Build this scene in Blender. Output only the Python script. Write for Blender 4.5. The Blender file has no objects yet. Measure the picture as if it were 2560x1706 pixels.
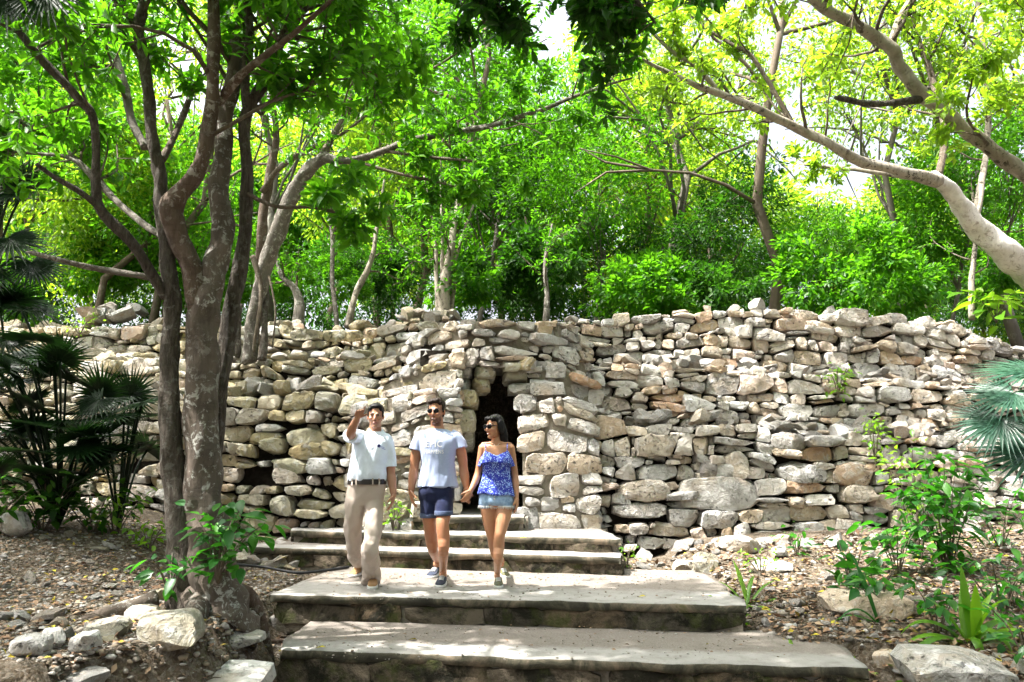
import bpy, bmesh, math, random
import numpy as np
from mathutils import Vector, Matrix, noise
from mathutils.bvhtree import BVHTree

S = bpy.context.scene
COL = S.collection
R = math.radians
# ------------------------------------------------------------------ camera
F = 2000.0                       # focal length in pixels of the 2560 px wide photograph
CAM_Z, PITCH = 1.14, R(9.0)
cam = bpy.data.cameras.new('camera'); cam_o = bpy.data.objects.new('camera', cam); COL.objects.link(cam_o)
cam.sensor_width = 36.0; cam.lens = 36.0 * F / 2560; cam.clip_end = 600
cam_o.location = (0, 0, CAM_Z); cam_o.rotation_euler = (R(90) + PITCH, 0, 0)
S.camera = cam_o
# ------------------------------------------------------------------ sky and sun
SUN = Vector((-0.46, -0.12, 0.88)).normalized()
w = bpy.data.worlds.new('World'); S.world = w; w.use_nodes = True
nt = w.node_tree; bg = nt.nodes['Background']
sky = nt.nodes.new('ShaderNodeTexSky'); sky.sky_type = 'NISHITA'; sky.sun_disc = False
sky.sun_elevation = math.asin(SUN.z); sky.sun_rotation = math.atan2(SUN.x, SUN.y)
sky.air_density = 1.0; sky.dust_density = 10.0; sky.ozone_density = 1.0
bw = nt.nodes.new('ShaderNodeRGBToBW'); nt.links.new(sky.outputs[0], bw.inputs[0])      # made-up veil: sky colour whitened and brightened
gain = nt.nodes.new('ShaderNodeMath'); gain.operation = 'MULTIPLY'; gain.inputs[1].default_value = 1.65; nt.links.new(bw.outputs[0], gain.inputs[0])
veil = nt.nodes.new('ShaderNodeMix'); veil.data_type = 'RGBA'; veil.inputs[0].default_value = .5
nt.links.new(sky.outputs[0], veil.inputs[6]); nt.links.new(gain.outputs[0], veil.inputs[7]); nt.links.new(veil.outputs[2], bg.inputs[0]); bg.inputs[1].default_value = 0.15
sl = bpy.data.lights.new('sun', 'SUN'); so = bpy.data.objects.new('sun', sl); COL.objects.link(so)
sl.energy = 5.0; sl.angle = R(0.6); sl.color = (1, .96, .90)
so.rotation_euler = (-SUN).to_track_quat('-Z', 'Y').to_euler(); so.location = (-20, -10, 30)
S.view_settings.view_transform = 'Standard'; S.view_settings.look = 'None'
S.view_settings.exposure = 1.95; S.view_settings.gamma = 1.0
S.render.engine = 'CYCLES'
S.cycles.max_bounces = 7; S.cycles.diffuse_bounces = 4; S.cycles.glossy_bounces = 2
S.cycles.transmission_bounces = 4; S.cycles.caustics_reflective = False; S.cycles.caustics_refractive = False
S.cycles.use_adaptive_sampling = True; S.cycles.adaptive_threshold = 0.02
S.cycles.use_denoising = True
S.cycles.sample_clamp_indirect = 6

# ------------------------------------------------------------------ helpers
FWD = Vector((0, math.cos(PITCH), math.sin(PITCH))); UP = Vector((0, -math.sin(PITCH), math.cos(PITCH)))
def ray(px, py):
    return FWD + Vector(((px - 1280) / F, 0, 0)) + UP * ((853 - py) / F)
def at(px, py, Y):
    d = ray(px, py); return Vector((0, 0, CAM_Z)) + d * (Y / d.y)
def gz(px, py, z):
    d = ray(px, py); return Vector((0, 0, CAM_Z)) + d * ((z - CAM_Z) / d.z)

def tag(o, label=None, cat=None, group=None, kind=None):
    if label: o['label'] = label
    if cat: o['category'] = cat
    if group: o['group'] = group
    if kind: o['kind'] = kind
    return o
def empty(name, loc=(0, 0, 0), label=None, cat=None, group=None):
    o = bpy.data.objects.new(name, None); COL.objects.link(o); o.location = loc
    o.empty_display_size = .1
    return tag(o, label, cat, group)
def link(name, me, mat=None, parent=None, loc=None, rot=None, scale=None):
    o = bpy.data.objects.new(name, me); COL.objects.link(o)
    if mat is not None and not me.materials: me.materials.append(mat)
    if loc is not None: o.location = loc
    if rot is not None: o.rotation_euler = rot
    if scale is not None: o.scale = scale
    if parent is not None:
        o.parent = parent
        # parents are only translated / rotated about z: keep world coordinates of the part
        if parent.parent is None: o.matrix_parent_inverse = Matrix.LocRotScale(parent.location, parent.rotation_euler, parent.scale).inverted()
        else: o.matrix_parent_inverse = (Matrix.LocRotScale(parent.parent.location, parent.parent.rotation_euler, parent.parent.scale)
                                         @ parent.matrix_parent_inverse @ Matrix.LocRotScale(parent.location, parent.rotation_euler, parent.scale)).inverted()
    return o
def np_mesh(name, V, faces, smooth=False, attr=None, mat=None):
    """V (n,3); faces (m,k) array of equal-size faces or list of lists"""
    me = bpy.data.meshes.new(name)
    if isinstance(faces, np.ndarray):
        m, k = faces.shape
        me.vertices.add(len(V)); me.vertices.foreach_set('co', np.ascontiguousarray(V, dtype=np.float32).ravel())
        me.loops.add(m * k); me.loops.foreach_set('vertex_index', faces.astype(np.int32).ravel())
        me.polygons.add(m); me.polygons.foreach_set('loop_start', np.arange(0, m * k, k, dtype=np.int32))
        me.polygons.foreach_set('loop_total', np.full(m, k, dtype=np.int32))
        me.update(calc_edges=True)
    else:
        me.from_pydata([tuple(v) for v in V], [], faces); me.update()
    if smooth:
        me.polygons.foreach_set('use_smooth', np.ones(len(me.polygons), dtype=bool))
    if attr is not None:
        a = me.attributes.new('rnd', 'FLOAT', 'POINT'); a.data.foreach_set('value', np.ascontiguousarray(attr, dtype=np.float32))
    if mat is not None: me.materials.append(mat)
    return me
class MB:
    """collects pieces into one mesh"""
    def __init__(s): s.v = []; s.f = []
    def add(s, V, Fs):
        b = len(s.v); s.v += [tuple(x) for x in V]; s.f += [[i + b for i in q] for q in Fs]
    def tube(s, pts, rad, n=8, cap=True, ell=None):
        V, Fs = tube_geo(pts, rad, n, cap, ell); s.add(V, Fs)
    def box(s, c, h, rot=None):
        V = [Vector((x * h[0], y * h[1], z * h[2])) for x in (-1, 1) for y in (-1, 1) for z in (-1, 1)]
        if rot: V = [rot @ v for v in V]
        s.add([v + Vector(c) for v in V], [[0, 1, 3, 2], [4, 6, 7, 5], [0, 4, 5, 1], [2, 3, 7, 6], [0, 2, 6, 4], [1, 5, 7, 3]])
    def ellipsoid(s, c, r, M=None, nu=14, nv=10):
        V = []; Fs = []
        for j in range(nv + 1):
            t = math.pi * j / nv
            for i in range(nu):
                a = 2 * math.pi * i / nu
                p = Vector((r[0] * math.sin(t) * math.cos(a), r[1] * math.sin(t) * math.sin(a), r[2] * math.cos(t)))
                if M: p = M @ p
                V.append(p + Vector(c))
        for j in range(nv):
            for i in range(nu):
                Fs.append([j * nu + i, (j + 1) * nu + i, (j + 1) * nu + (i + 1) % nu, j * nu + (i + 1) % nu])
        s.add(V, Fs)
    def mesh(s, name, smooth=True):
        me = bpy.data.meshes.new(name); me.from_pydata(s.v, [], s.f); me.update()
        if smooth: me.polygons.foreach_set('use_smooth', np.ones(len(me.polygons), dtype=bool))
        return me
def tube_geo(pts, rad, n=8, cap=True, ell=None, wob=0, rng=None):
    pts = [Vector(p) for p in pts]; V = []; Fs = []
    m = len(pts); prev = None
    for i, p in enumerate(pts):
        t = (pts[min(i + 1, m - 1)] - pts[max(i - 1, 0)]).normalized()
        if prev is None:
            ref = Vector((1, 0, 0)) if abs(t.x) < .8 else Vector((0, 0, 1))
            u = (ref - t * ref.dot(t)).normalized()
        else:
            u = (prev - t * prev.dot(t)).normalized()
        prev = u; v = t.cross(u)
        r = rad[i]; ry = r * (ell[i] if ell else 1)
        for k in range(n):
            a = 2 * math.pi * k / n
            q = 1 + (wob * math.sin(2.0 * a + i * .55) * .5 + wob * math.sin(3 * a - i * .37) * .5 if wob else 0)
            V.append(p + u * (r * q * math.cos(a)) + v * (ry * q * math.sin(a)))
    for i in range(m - 1):
        for k in range(n):
            Fs.append([i * n + k, i * n + (k + 1) % n, (i + 1) * n + (k + 1) % n, (i + 1) * n + k])
    if cap:
        Fs.append(list(range(n - 1, -1, -1))); Fs.append(list(range((m - 1) * n, m * n)))
    return V, Fs
def spline(pts, k=4):
    """Catmull-Rom through tuples of any length"""
    P = np.array(pts, float); out = []
    n = len(P)
    for i in range(n - 1):
        p0 = P[max(i - 1, 0)]; p1 = P[i]; p2 = P[i + 1]; p3 = P[min(i + 2, n - 1)]
        for j in range(k):
            t = j / k
            out.append(.5 * ((2 * p1) + (-p0 + p2) * t + (2 * p0 - 5 * p1 + 4 * p2 - p3) * t * t + (-p0 + 3 * p1 - 3 * p2 + p3) * t ** 3))
    out.append(P[-1]); return np.array(out)

# ------------------------------------------------------------------ materials
MATS = {}
def nodes(name):
    m = bpy.data.materials.new(name); m.use_nodes = True; t = m.node_tree
    return m, t, t.nodes['Principled BSDF'], t.nodes['Material Output']
def N(t, typ, **kw):
    n = t.nodes.new(typ)
    for k, v in kw.items():
        if k.startswith('i_'):
            key = k[2:]; key = int(key) if key.isdigit() else key
            n.inputs[key].default_value = v
        else: setattr(n, k, v)
    return n
def ramp(t, fac, stops, interp='LINEAR'):
    r = t.nodes.new('ShaderNodeValToRGB'); r.color_ramp.interpolation = interp
    el = r.color_ramp.elements
    while len(el) < len(stops): el.new(.5)
    for e, (p, c) in zip(el, stops):
        e.position = p; e.color = (c, c, c, 1) if isinstance(c, (int, float)) else (*c, 1)
    t.links.new(fac, r.inputs[0]); return r.outputs[0]
def mixc(t, fac, a, b, mode='MIX'):
    n = t.nodes.new('ShaderNodeMix'); n.data_type = 'RGBA'; n.blend_type = mode
    for s, v in ((0, fac), (6, a), (7, b)):
        if isinstance(v, bpy.types.NodeSocket): t.links.new(v, n.inputs[s])
        else: n.inputs[s].default_value = v if s == 0 else (*v, 1)
    return n.outputs[2]
def noi(t, vec, scale, detail=4, rough=.6, dist=0):
    n = N(t, 'ShaderNodeTexNoise', i_Scale=scale, i_Detail=detail, i_Roughness=rough, i_Distortion=dist)
    t.links.new(vec, n.inputs['Vector']); return n.outputs['Fac']
def mapr(t, v, a, b, c=0, d=1):
    n = N(t, 'ShaderNodeMapRange', i_1=a, i_2=b, i_3=c, i_4=d); t.links.new(v, n.inputs[0]); return n.outputs[0]
def math_(t, op, a, b=None):
    n = N(t, 'ShaderNodeMath', operation=op)
    for i, v in enumerate((a, b)):
        if v is None: continue
        if isinstance(v, bpy.types.NodeSocket): t.links.new(v, n.inputs[i])
        else: n.inputs[i].default_value = v
    return n.outputs[0]
def bump(t, bsdf, h, strength=.5, dist=.02):
    b = N(t, 'ShaderNodeBump', i_Strength=strength, i_Distance=dist); t.links.new(h, b.inputs['Height'])
    t.links.new(b.outputs[0], bsdf.inputs['Normal'])
def coords(t, obj_random=True):
    tc = N(t, 'ShaderNodeTexCoord')
    if not obj_random: return tc.outputs['Object'], None
    oi = N(t, 'ShaderNodeObjectInfo')
    ad = N(t, 'ShaderNodeVectorMath', operation='ADD'); t.links.new(tc.outputs['Object'], ad.inputs[0])
    sc = math_(t, 'MULTIPLY', oi.outputs['Random'], 37.0); t.links.new(sc, ad.inputs[1])
    return ad.outputs[0], oi.outputs['Random']

def mat_stone(name, pal, pit=.8, moss=0.0):
    m, t, b, o = nodes(name); vec, rnd = coords(t)
    base = ramp(t, rnd, pal)
    big = noi(t, vec, 3.2, 5, .62, .6); fine = noi(t, vec, 22, 6, .7); mid = noi(t, vec, 8, 5, .65, 1.0)
    c = mixc(t, mapr(t, big, .48, .74, 0, .7), base, (.43, .35, .25))              # ochre bloom
    c = mixc(t, mapr(t, mid, .50, .72, 0, .8), c, (.62, .62, .615))           # pale scoured skin
    c = mixc(t, mapr(t, noi(t, vec, 5.5, 6, .75, .3), .54, .70, 0, .70), c, (.085, .08, .07))  # grey lichen
    rust = mapr(t, noi(t, vec, 2.1, 3, .5), .58, .74, 0, .32); c = mixc(t, rust, c, (.40, .22, .10))
    if moss: c = mixc(t, mapr(t, noi(t, vec, 4.3, 5, .7), .5, .7, 0, moss), c, (.07, .085, .03))
    gate = mapr(t, noi(t, vec, 3.0, 3, .5), .46, .58)
    pits = math_(t, 'MULTIPLY', mapr(t, noi(t, vec, 26, 3, .55, .4), .60, .68), gate)
    big_pits = math_(t, 'MULTIPLY', mapr(t, noi(t, vec, 11, 2, .5, .6), .66, .72), mapr(t, noi(t, vec, 1.7, 2, .5), .52, .60))
    pits = math_(t, 'MAXIMUM', pits, big_pits)
    c = mixc(t, math_(t, 'MULTIPLY', pits, pit), c, (.055, .05, .045))
    c = mixc(t, mapr(t, fine, .35, .70, .22, 0), c, (.16, .14, .12))
    t.links.new(c, b.inputs['Base Color']); b.inputs['Roughness'].default_value = .92
    b.inputs['Specular IOR Level'].default_value = .2
    h = math_(t, 'SUBTRACT', math_(t, 'ADD', math_(t, 'MULTIPLY', mid, .9), math_(t, 'MULTIPLY', fine, .35)), math_(t, 'MULTIPLY', pits, .8))
    bump(t, b, h, .95, .06); return m
PAL = [(0, (.54, .54, .53)), (.14, (.45, .39, .30)), (.27, (.58, .575, .56)), (.38, (.46, .34, .22)), (.46, (.52, .50, .46)), (.58, (.37, .35, .32)),
       (.68, (.47, .37, .26)), (.78, (.60, .60, .59)), (.87, (.45, .29, .18)), (.94, (.30, .28, .255)), (1, (.17, .16, .15))]
MATS['stone'] = mat_stone('limestone', PAL)
PALG = [(0, (.42, .40, .29)), (.2, (.40, .33, .17)), (.4, (.46, .43, .36)), (.6, (.42, .34, .18)), (.8, (.33, .32, .24)), (1, (.22, .21, .16))]
MATS['stone_ochre'] = mat_stone('ochre_limestone', PALG, .6, .22)
PALW = [(0, (.40, .395, .385)), (.3, (.33, .32, .30)), (.6, (.45, .445, .43)), (1, (.26, .25, .24))]
MATS['stone_dull'] = mat_stone('dull_mossy_limestone', [(0, (.22, .21, .155)), (.5, (.26, .245, .19)), (1, (.19, .18, .145))], .7, .35)
MATS['stone_grey'] = mat_stone('grey_limestone', PALW, .7, .25)

def simple(name, col, rough=.8, spec=.3, var=.0, vscale=8, bmp=0, bscale=40, bdist=.01, col2=None):
    m, t, b, o = nodes(name); vec, rnd = coords(t)
    if col2 is not None or var:
        c2 = col2 or tuple(x * (1 - var) for x in col)
        c = mixc(t, mapr(t, noi(t, vec, vscale, 5, .65), .35, .65), col, c2); t.links.new(c, b.inputs['Base Color'])
    else: b.inputs['Base Color'].default_value = (*col, 1)
    b.inputs['Roughness'].default_value = rough; b.inputs['Specular IOR Level'].default_value = spec
    if bmp: bump(t, b, noi(t, vec, bscale, 5, .6), bmp, bdist)
    return m
MATS['mortar'] = simple('mortar', (.25, .225, .185), .95, .1, col2=(.15, .13, .10), vscale=5, bmp=.9, bscale=14, bdist=.04)
MATS['core'] = simple('shade_dark_earth', (.012, .010, .008), .98, .05, col2=(.026, .022, .018), vscale=9, bmp=1, bscale=12, bdist=.05)  # earth core blackened so wall gaps and the passage look in shade
MATS['ledge'] = simple('rubble_fill', (.34, .315, .27), .98, .05, col2=(.17, .14, .105), vscale=11, bmp=1, bscale=16, bdist=.06)

def mat_tread():
    m, t, b, o = nodes('worn_concrete'); vec, rnd = coords(t)
    big = noi(t, vec, 1.4, 5, .6, .4); mid = noi(t, vec, 7, 6, .7); fine = noi(t, vec, 90, 4, .7)
    at_ = N(t, 'ShaderNodeAttribute', attribute_name='rnd'); edge = math_(t, 'ADD', at_.outputs['Fac'], math_(t, 'MULTIPLY', math_(t, 'SUBTRACT', mid, .5), .35))
    grit = mixc(t, mapr(t, noi(t, vec, 60, 5, .75), .38, .62), (.205, .182, .160), (.125, .110, .096))      # trodden grit behind the cement lip
    c = mixc(t, mapr(t, edge, .66, .76), grit, mixc(t, mapr(t, big, .35, .65), (.235, .225, .21), (.30, .29, .275)))
    c = mixc(t, mapr(t, mid, .50, .70, 0, .55), c, (.125, .108, .09))
    c = mixc(t, mapr(t, fine, .55, .75, 0, .45), c, (.10, .09, .075))
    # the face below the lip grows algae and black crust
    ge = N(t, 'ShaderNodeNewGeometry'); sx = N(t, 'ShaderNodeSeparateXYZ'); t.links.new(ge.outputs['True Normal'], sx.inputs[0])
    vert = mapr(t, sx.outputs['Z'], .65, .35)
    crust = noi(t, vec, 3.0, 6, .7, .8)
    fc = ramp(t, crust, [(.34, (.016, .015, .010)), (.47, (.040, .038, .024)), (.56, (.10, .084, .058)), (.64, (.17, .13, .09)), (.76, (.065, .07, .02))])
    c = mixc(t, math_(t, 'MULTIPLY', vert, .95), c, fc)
    t.links.new(c, b.inputs['Base Color']); b.inputs['Roughness'].default_value = .95; b.inputs['Specular IOR Level'].default_value = .15
    bump(t, b, math_(t, 'ADD', math_(t, 'MULTIPLY', mid, 1.0), math_(t, 'MULTIPLY', fine, .35)), .5, .02); return m
MATS['tread'] = mat_tread()
def mat_riser():
    m, t, b, o = nodes('mossy_riser_stone'); tc = N(t, 'ShaderNodeTexCoord'); ge = N(t, 'ShaderNodeNewGeometry'); vec = ge.outputs['Position']; oi = N(t, 'ShaderNodeObjectInfo')
    base = ramp(t, oi.outputs['Random'], [(0, (.09, .077, .058)), (.3, (.14, .11, .078)), (.55, (.065, .057, .044)), (.8, (.18, .12, .07)), (1, (.085, .077, .06))])
    c = mixc(t, mapr(t, noi(t, vec, 2.4, 6, .72, .7), .40, .56), base, (.016, .015, .010))
    c = mixc(t, mapr(t, noi(t, vec, 4.5, 5, .7), .50, .66, 0, .75), c, (.042, .052, .012))
    c = mixc(t, mapr(t, noi(t, vec, 11, 5, .7), .62, .76, 0, .6), c, (.20, .17, .13))
    t.links.new(c, b.inputs['Base Color']); b.inputs['Roughness'].default_value = .95; b.inputs['Specular IOR Level'].default_value = .15
    bump(t, b, noi(t, vec, 14, 6, .7), .9, .04); return m
MATS['riser'] = mat_riser()
def mat_ground():
    m, t, b, o = nodes('litter_and_gravel'); tc = N(t, 'ShaderNodeTexCoord'); vec = tc.outputs['Object']
    big = noi(t, vec, .7, 4, .6, .5); mid = noi(t, vec, 6, 6, .7); fine = noi(t, vec, 38, 5, .75); vf = noi(t, vec, 120, 4, .7)
    vor = N(t, 'ShaderNodeTexVoronoi', i_Scale=34.0); t.links.new(vec, vor.inputs['Vector'])
    c = mixc(t, mapr(t, big, .36, .62), (.095, .070, .047), (.055, .037, .024))
    c = mixc(t, mapr(t, mid, .48, .66, 0, .7), c, (.15, .128, .098))
    cc = ramp(t, vor.outputs['Color'], [(0, (.06, .04, .025)), (.35, (.17, .135, .095)), (.6, (.29, .26, .22)), (.8, (.11, .08, .05)), (1, (.33, .315, .28))])
    c = mixc(t, mapr(t, fine, .40, .6, .25, .8), c, cc)
    c = mixc(t, mapr(t, vf, .35, .6, .45, 0), c, (.05, .035, .02))
    t.links.new(c, b.inputs['Base Color']); b.inputs['Roughness'].default_value = .96; b.inputs['Specular IOR Level'].default_value = .15
    bump(t, b, math_(t, 'ADD', math_(t, 'MULTIPLY', mid, 1.0), math_(t, 'ADD', fine, math_(t, 'MULTIPLY', vor.outputs['Distance'], -.8))), 1, .03); return m
MATS['ground'] = mat_ground()

def mat_rnd(name, stops, rough=.9, spec=.2, bmp=0):
    """colour from the per-piece attribute rnd"""
    m, t, b, o = nodes(name); a = N(t, 'ShaderNodeAttribute', attribute_name='rnd')
    c = ramp(t, a.outputs['Fac'], stops); tc = N(t, 'ShaderNodeTexCoord')
    c = mixc(t, mapr(t, noi(t, tc.outputs['Object'], 40, 4, .7), .45, .7, 0, .4), c, (.12, .10, .08))
    t.links.new(c, b.inputs['Base Color']); b.inputs['Roughness'].default_value = rough; b.inputs['Specular IOR Level'].default_value = spec
    return m
MATS['gravel'] = mat_rnd('gravel', [(0, (.29, .275, .25)), (.3, (.18, .15, .118)), (.55, (.36, .35, .33)), (.8, (.14, .107, .075)), (1, (.20, .165, .12))])
MATS['litter'] = mat_rnd('dry_leaves', [(0, (.12, .07, .04)), (.3, (.24, .15, .09)), (.5, (.17, .10, .06)), (.72, (.33, .24, .16)), (.9, (.10, .06, .035)), (.94, (.42, .34, .03)), (1, (.36, .33, .04))])

def mat_leaf(name, c0, c1, c2, tr, rough=.45, mixf=.45, spec=.35):
    m, t, b, o = nodes(name); a = N(t, 'ShaderNodeAttribute', attribute_name='rnd'); oi = N(t, 'ShaderNodeObjectInfo')
    c = ramp(t, a.outputs['Fac'], [(0, c0), (.5, c1), (1, c2)])
    c = mixc(t, math_(t, 'MULTIPLY', oi.outputs['Random'], .6), c, tuple(x * .7 for x in c0))
    t.links.new(c, b.inputs['Base Color']); b.inputs['Roughness'].default_value = rough; b.inputs['Specular IOR Level'].default_value = spec
    tl = N(t, 'ShaderNodeBsdfTranslucent'); tcol = mixc(t, a.outputs['Fac'], tr, tuple(min(1, x * 1.5) for x in tr)); t.links.new(tcol, tl.inputs[0])
    mx = N(t, 'ShaderNodeMixShader', i_0=mixf); t.links.new(b.outputs[0], mx.inputs[1]); t.links.new(tl.outputs[0], mx.inputs[2])
    t.links.new(mx.outputs[0], o.inputs[0]); return m
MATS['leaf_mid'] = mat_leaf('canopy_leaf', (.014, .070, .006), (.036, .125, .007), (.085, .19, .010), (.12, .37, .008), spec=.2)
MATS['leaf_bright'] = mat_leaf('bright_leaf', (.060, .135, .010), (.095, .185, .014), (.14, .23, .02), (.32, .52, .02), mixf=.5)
MATS['leaf_dark'] = mat_leaf('dark_leaf', (.009, .040, .005), (.017, .060, .006), (.036, .09, .008), (.045, .17, .006), mixf=.35, spec=.2)  # dark green that also stands in for shade low in the wood
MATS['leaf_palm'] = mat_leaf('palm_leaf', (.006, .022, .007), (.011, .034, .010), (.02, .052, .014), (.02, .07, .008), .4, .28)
MATS['leaf_bluegreen'] = mat_leaf('blue_green_palm_leaf', (.02, .07, .045), (.03, .095, .055), (.05, .12, .075), (.04, .14, .05), .3, .25, .5)
MATS['leaf_lily'] = mat_leaf('strap_leaf', (.05, .15, .012), (.10, .23, .014), (.16, .29, .02), (.20, .42, .01), .35, .4)
MATS['leaf_shrub'] = mat_leaf('shrub_leaf', (.012, .075, .012), (.022, .11, .014), (.05, .16, .016), (.05, .26, .01), .4, .35)

def mat_bark(name, c0, c1, spots=None, spot_amt=.6, streak=6.0, rel=.05, moss=0, bands=0):
    m, t, b, o = nodes(name); tc = N(t, 'ShaderNodeTexCoord'); vec = tc.outputs['Object']
    mp = N(t, 'ShaderNodeMapping'); mp.inputs['Scale'].default_value = (1, 1, .22); t.links.new(vec, mp.inputs[0]); sv = mp.outputs[0]
    st = noi(t, sv, streak * 3, 6, .7, .8); big = noi(t, vec, 2.2, 4, .6); fine = noi(t, vec, 30, 5, .7)
    c = mixc(t, mapr(t, st, .35, .62), c0, c1)
    c = mixc(t, mapr(t, big, .5, .7, 0, .5), c, tuple(x * .55 for x in c0))
    if bands:
        mp2 = N(t, 'ShaderNodeMapping'); mp2.inputs['Scale'].default_value = (.3, .3, 3); t.links.new(vec, mp2.inputs[0])
        c = mixc(t, mapr(t, noi(t, mp2.outputs[0], 5, 5, .7), .52, .66, 0, bands), c, tuple(x * .5 for x in c0))
    if spots:
        n1 = noi(t, vec, 14, 5, .72, .5); g = noi(t, vec, 2.0, 3, .6)
        s = math_(t, 'MULTIPLY', mapr(t, n1, .53, .60), mapr(t, g, .36, .56))
        c = mixc(t, math_(t, 'MULTIPLY', s, spot_amt), c, spots)
    if moss: c = mixc(t, mapr(t, noi(t, vec, 3, 5, .7), .5, .66, 0, moss), c, (.06, .085, .02))
    t.links.new(c, b.inputs['Base Color']); b.inputs['Roughness'].default_value = .92; b.inputs['Specular IOR Level'].default_value = .2
    bump(t, b, math_(t, 'ADD', st, math_(t, 'MULTIPLY', fine, .4)), .9, rel); return m
MATS['bark_lichen'] = mat_bark('lichen_bark', (.062, .050, .040), (.115, .092, .074), (.36, .36, .33), .85, 3, .02, bands=.4)
MATS['bark_dark'] = mat_bark('dark_furrowed_bark', (.045, .036, .028), (.13, .11, .09), (.26, .26, .23), .45, 8, .09)
MATS['bark_red'] = mat_bark('reddish_bark', (.062, .042, .031), (.115, .083, .063), (.36, .34, .30), .55, 4, .03, bands=.5)
MATS['bark_grey'] = mat_bark('grey_bark', (.085, .075, .063), (.15, .133, .113), (.40, .39, .35), .6, 4, .03)
MATS['bark_pale'] = mat_bark('pale_mottled_bark', (.20, .172, .135), (.32, .285, .235), (.028, .024, .018), .95, 3, .02)
MATS['bark_brown'] = mat_bark('brown_bark', (.075, .058, .042), (.14, .112, .082), (.3, .29, .25), .4, 6, .04)
MATS['bark_white'] = mat_bark('sun_glare_bark', (.46, .43, .38), (.58, .55, .50), (.16, .13, .10), .6, 3, .02)  # blown-out sun on the trunk put into the bark colour
# ------------------------------------------------------------------ ground
def nz(x, y, s, seed=0): return noise.noise(Vector((x * s + seed * 7.3, y * s - seed * 3.1, seed * 1.7)))
def sm(a, b, x):
    t = min(1, max(0, (x - a) / (b - a))); return t * t * (3 - 2 * t)
def zg(x, y):
    zl = .0 + .05 * max(0, -x - 2) + .03 * (y - 5.5) + .35 * sm(-3.0, -5.5, x) * sm(6, 9.5, y)
    zr = -.30 + .115 * (y - 6) + .05 * max(0, x - 2)
    xl = -1.84 - .34 * sm(6.75, 7.1, y) - .6 * sm(5.6, 4.9, y)
    wl = sm(xl, xl - .30, x)
    xr = 2.0 + .9 * sm(6.9, 6.2, y)
    wr = sm(xr - .1, xr + .25, x)
    zs = -.55 + .12 * sm(6.8, 7.2, y) + .2 * sm(8.6, 9, y) + .2 * sm(9.4, 10, y)
    z = zs * (1 - wl) * (1 - wr) + zl * wl + zr * wr
    z = min(z, .62)
    z -= .20 * sm(7.5, 8.2, y) * sm(10.7, 10.2, y) * sm(-4.0, -3.4, x) * wl
    if y < 5.2: z = max(min(z, 0.05), -.55)
    z += .035 * nz(x, y, 1.3, 1) + .018 * nz(x, y, 4.5, 2)
    back = sm(13.2, 13.5, y)
    zb = 3.15 + .01 * (y - 13) + .1 * nz(x, y, .5, 4)
    return z * (1 - back) + zb * back
def gg(px, py):
    """where the ray through a pixel meets the ground sheet"""
    d = 3.0
    while d < 12.5:
        p = at(px, py, d)
        if p.z <= zg(p.x, p.y): return p
        d += .02
    return at(px, py, 10)
def build_ground():
    xs = np.concatenate([np.linspace(-90, -12, 14), np.linspace(-11, 11, 150), np.linspace(12, 160, 14)])
    ys = np.concatenate([np.linspace(-60, -1, 8), np.linspace(0, 3, 8), np.linspace(3.2, 13, 90), np.array([13.1, 13.2, 13.25, 13.3, 13.35, 13.4, 13.5]), np.linspace(14, 30, 18), np.linspace(36, 220, 12)])
    V = np.array([(x, y, zg(x, y)) for y in ys for x in xs]); nx, ny = len(xs), len(ys)
    i = np.arange(nx - 1)[None, :] + nx * np.arange(ny - 1)[:, None]
    Fq = np.stack([i, i + 1, i + 1 + nx, i + nx], -1).reshape(-1, 4)
    o = link('ground', np_mesh('ground', V, Fq, True), MATS['ground']); tag(o, kind='structure'); return o
build_ground()

# ------------------------------------------------------------------ stone shapes
def cube_grid(n):
    idx = {}; V = []; Fs = []
    def vid(p):
        k = tuple(round(c * n) for c in p)
        if k not in idx: idx[k] = len(V); V.append(p)
        return idx[k]
    g = [-1 + 2 * i / n for i in range(n + 1)]
    for ax in range(3):
        for s in (-1, 1):
            for i in range(n):
                for j in range(n):
                    q = []
                    for a, b in ((i, j), (i + 1, j), (i + 1, j + 1), (i, j + 1)):
                        p = [0, 0, 0]; p[ax] = s; p[(ax + 1) % 3] = g[a]; p[(ax + 2) % 3] = g[b]; q.append(vid(tuple(p)))
                    Fs.append(q if s > 0 else q[::-1])
    return np.array(V), np.array(Fs)
CG = {n: cube_grid(n) for n in (3, 4, 6, 7)}
def poly_radius(poly, th):
    """distance from origin to the convex polygon's boundary in each direction th"""
    d = np.stack([np.cos(th), np.sin(th)], -1); r = np.full(len(th), 1e9)
    n = len(poly)
    for i in range(n):
        a = poly[i]; b = poly[(i + 1) % n]; e = b - a; nr = np.array([e[1], -e[0]]); L = np.hypot(*nr)
        if L < 1e-9: continue
        nr = nr / L; h = nr @ a
        dn = d @ nr
        with np.errstate(divide='ignore', invalid='ignore'):
            t = np.where(dn > 1e-6, h / dn, 1e9)
        r = np.minimum(r, np.where(t > 0, t, 1e9))
    return r
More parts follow.
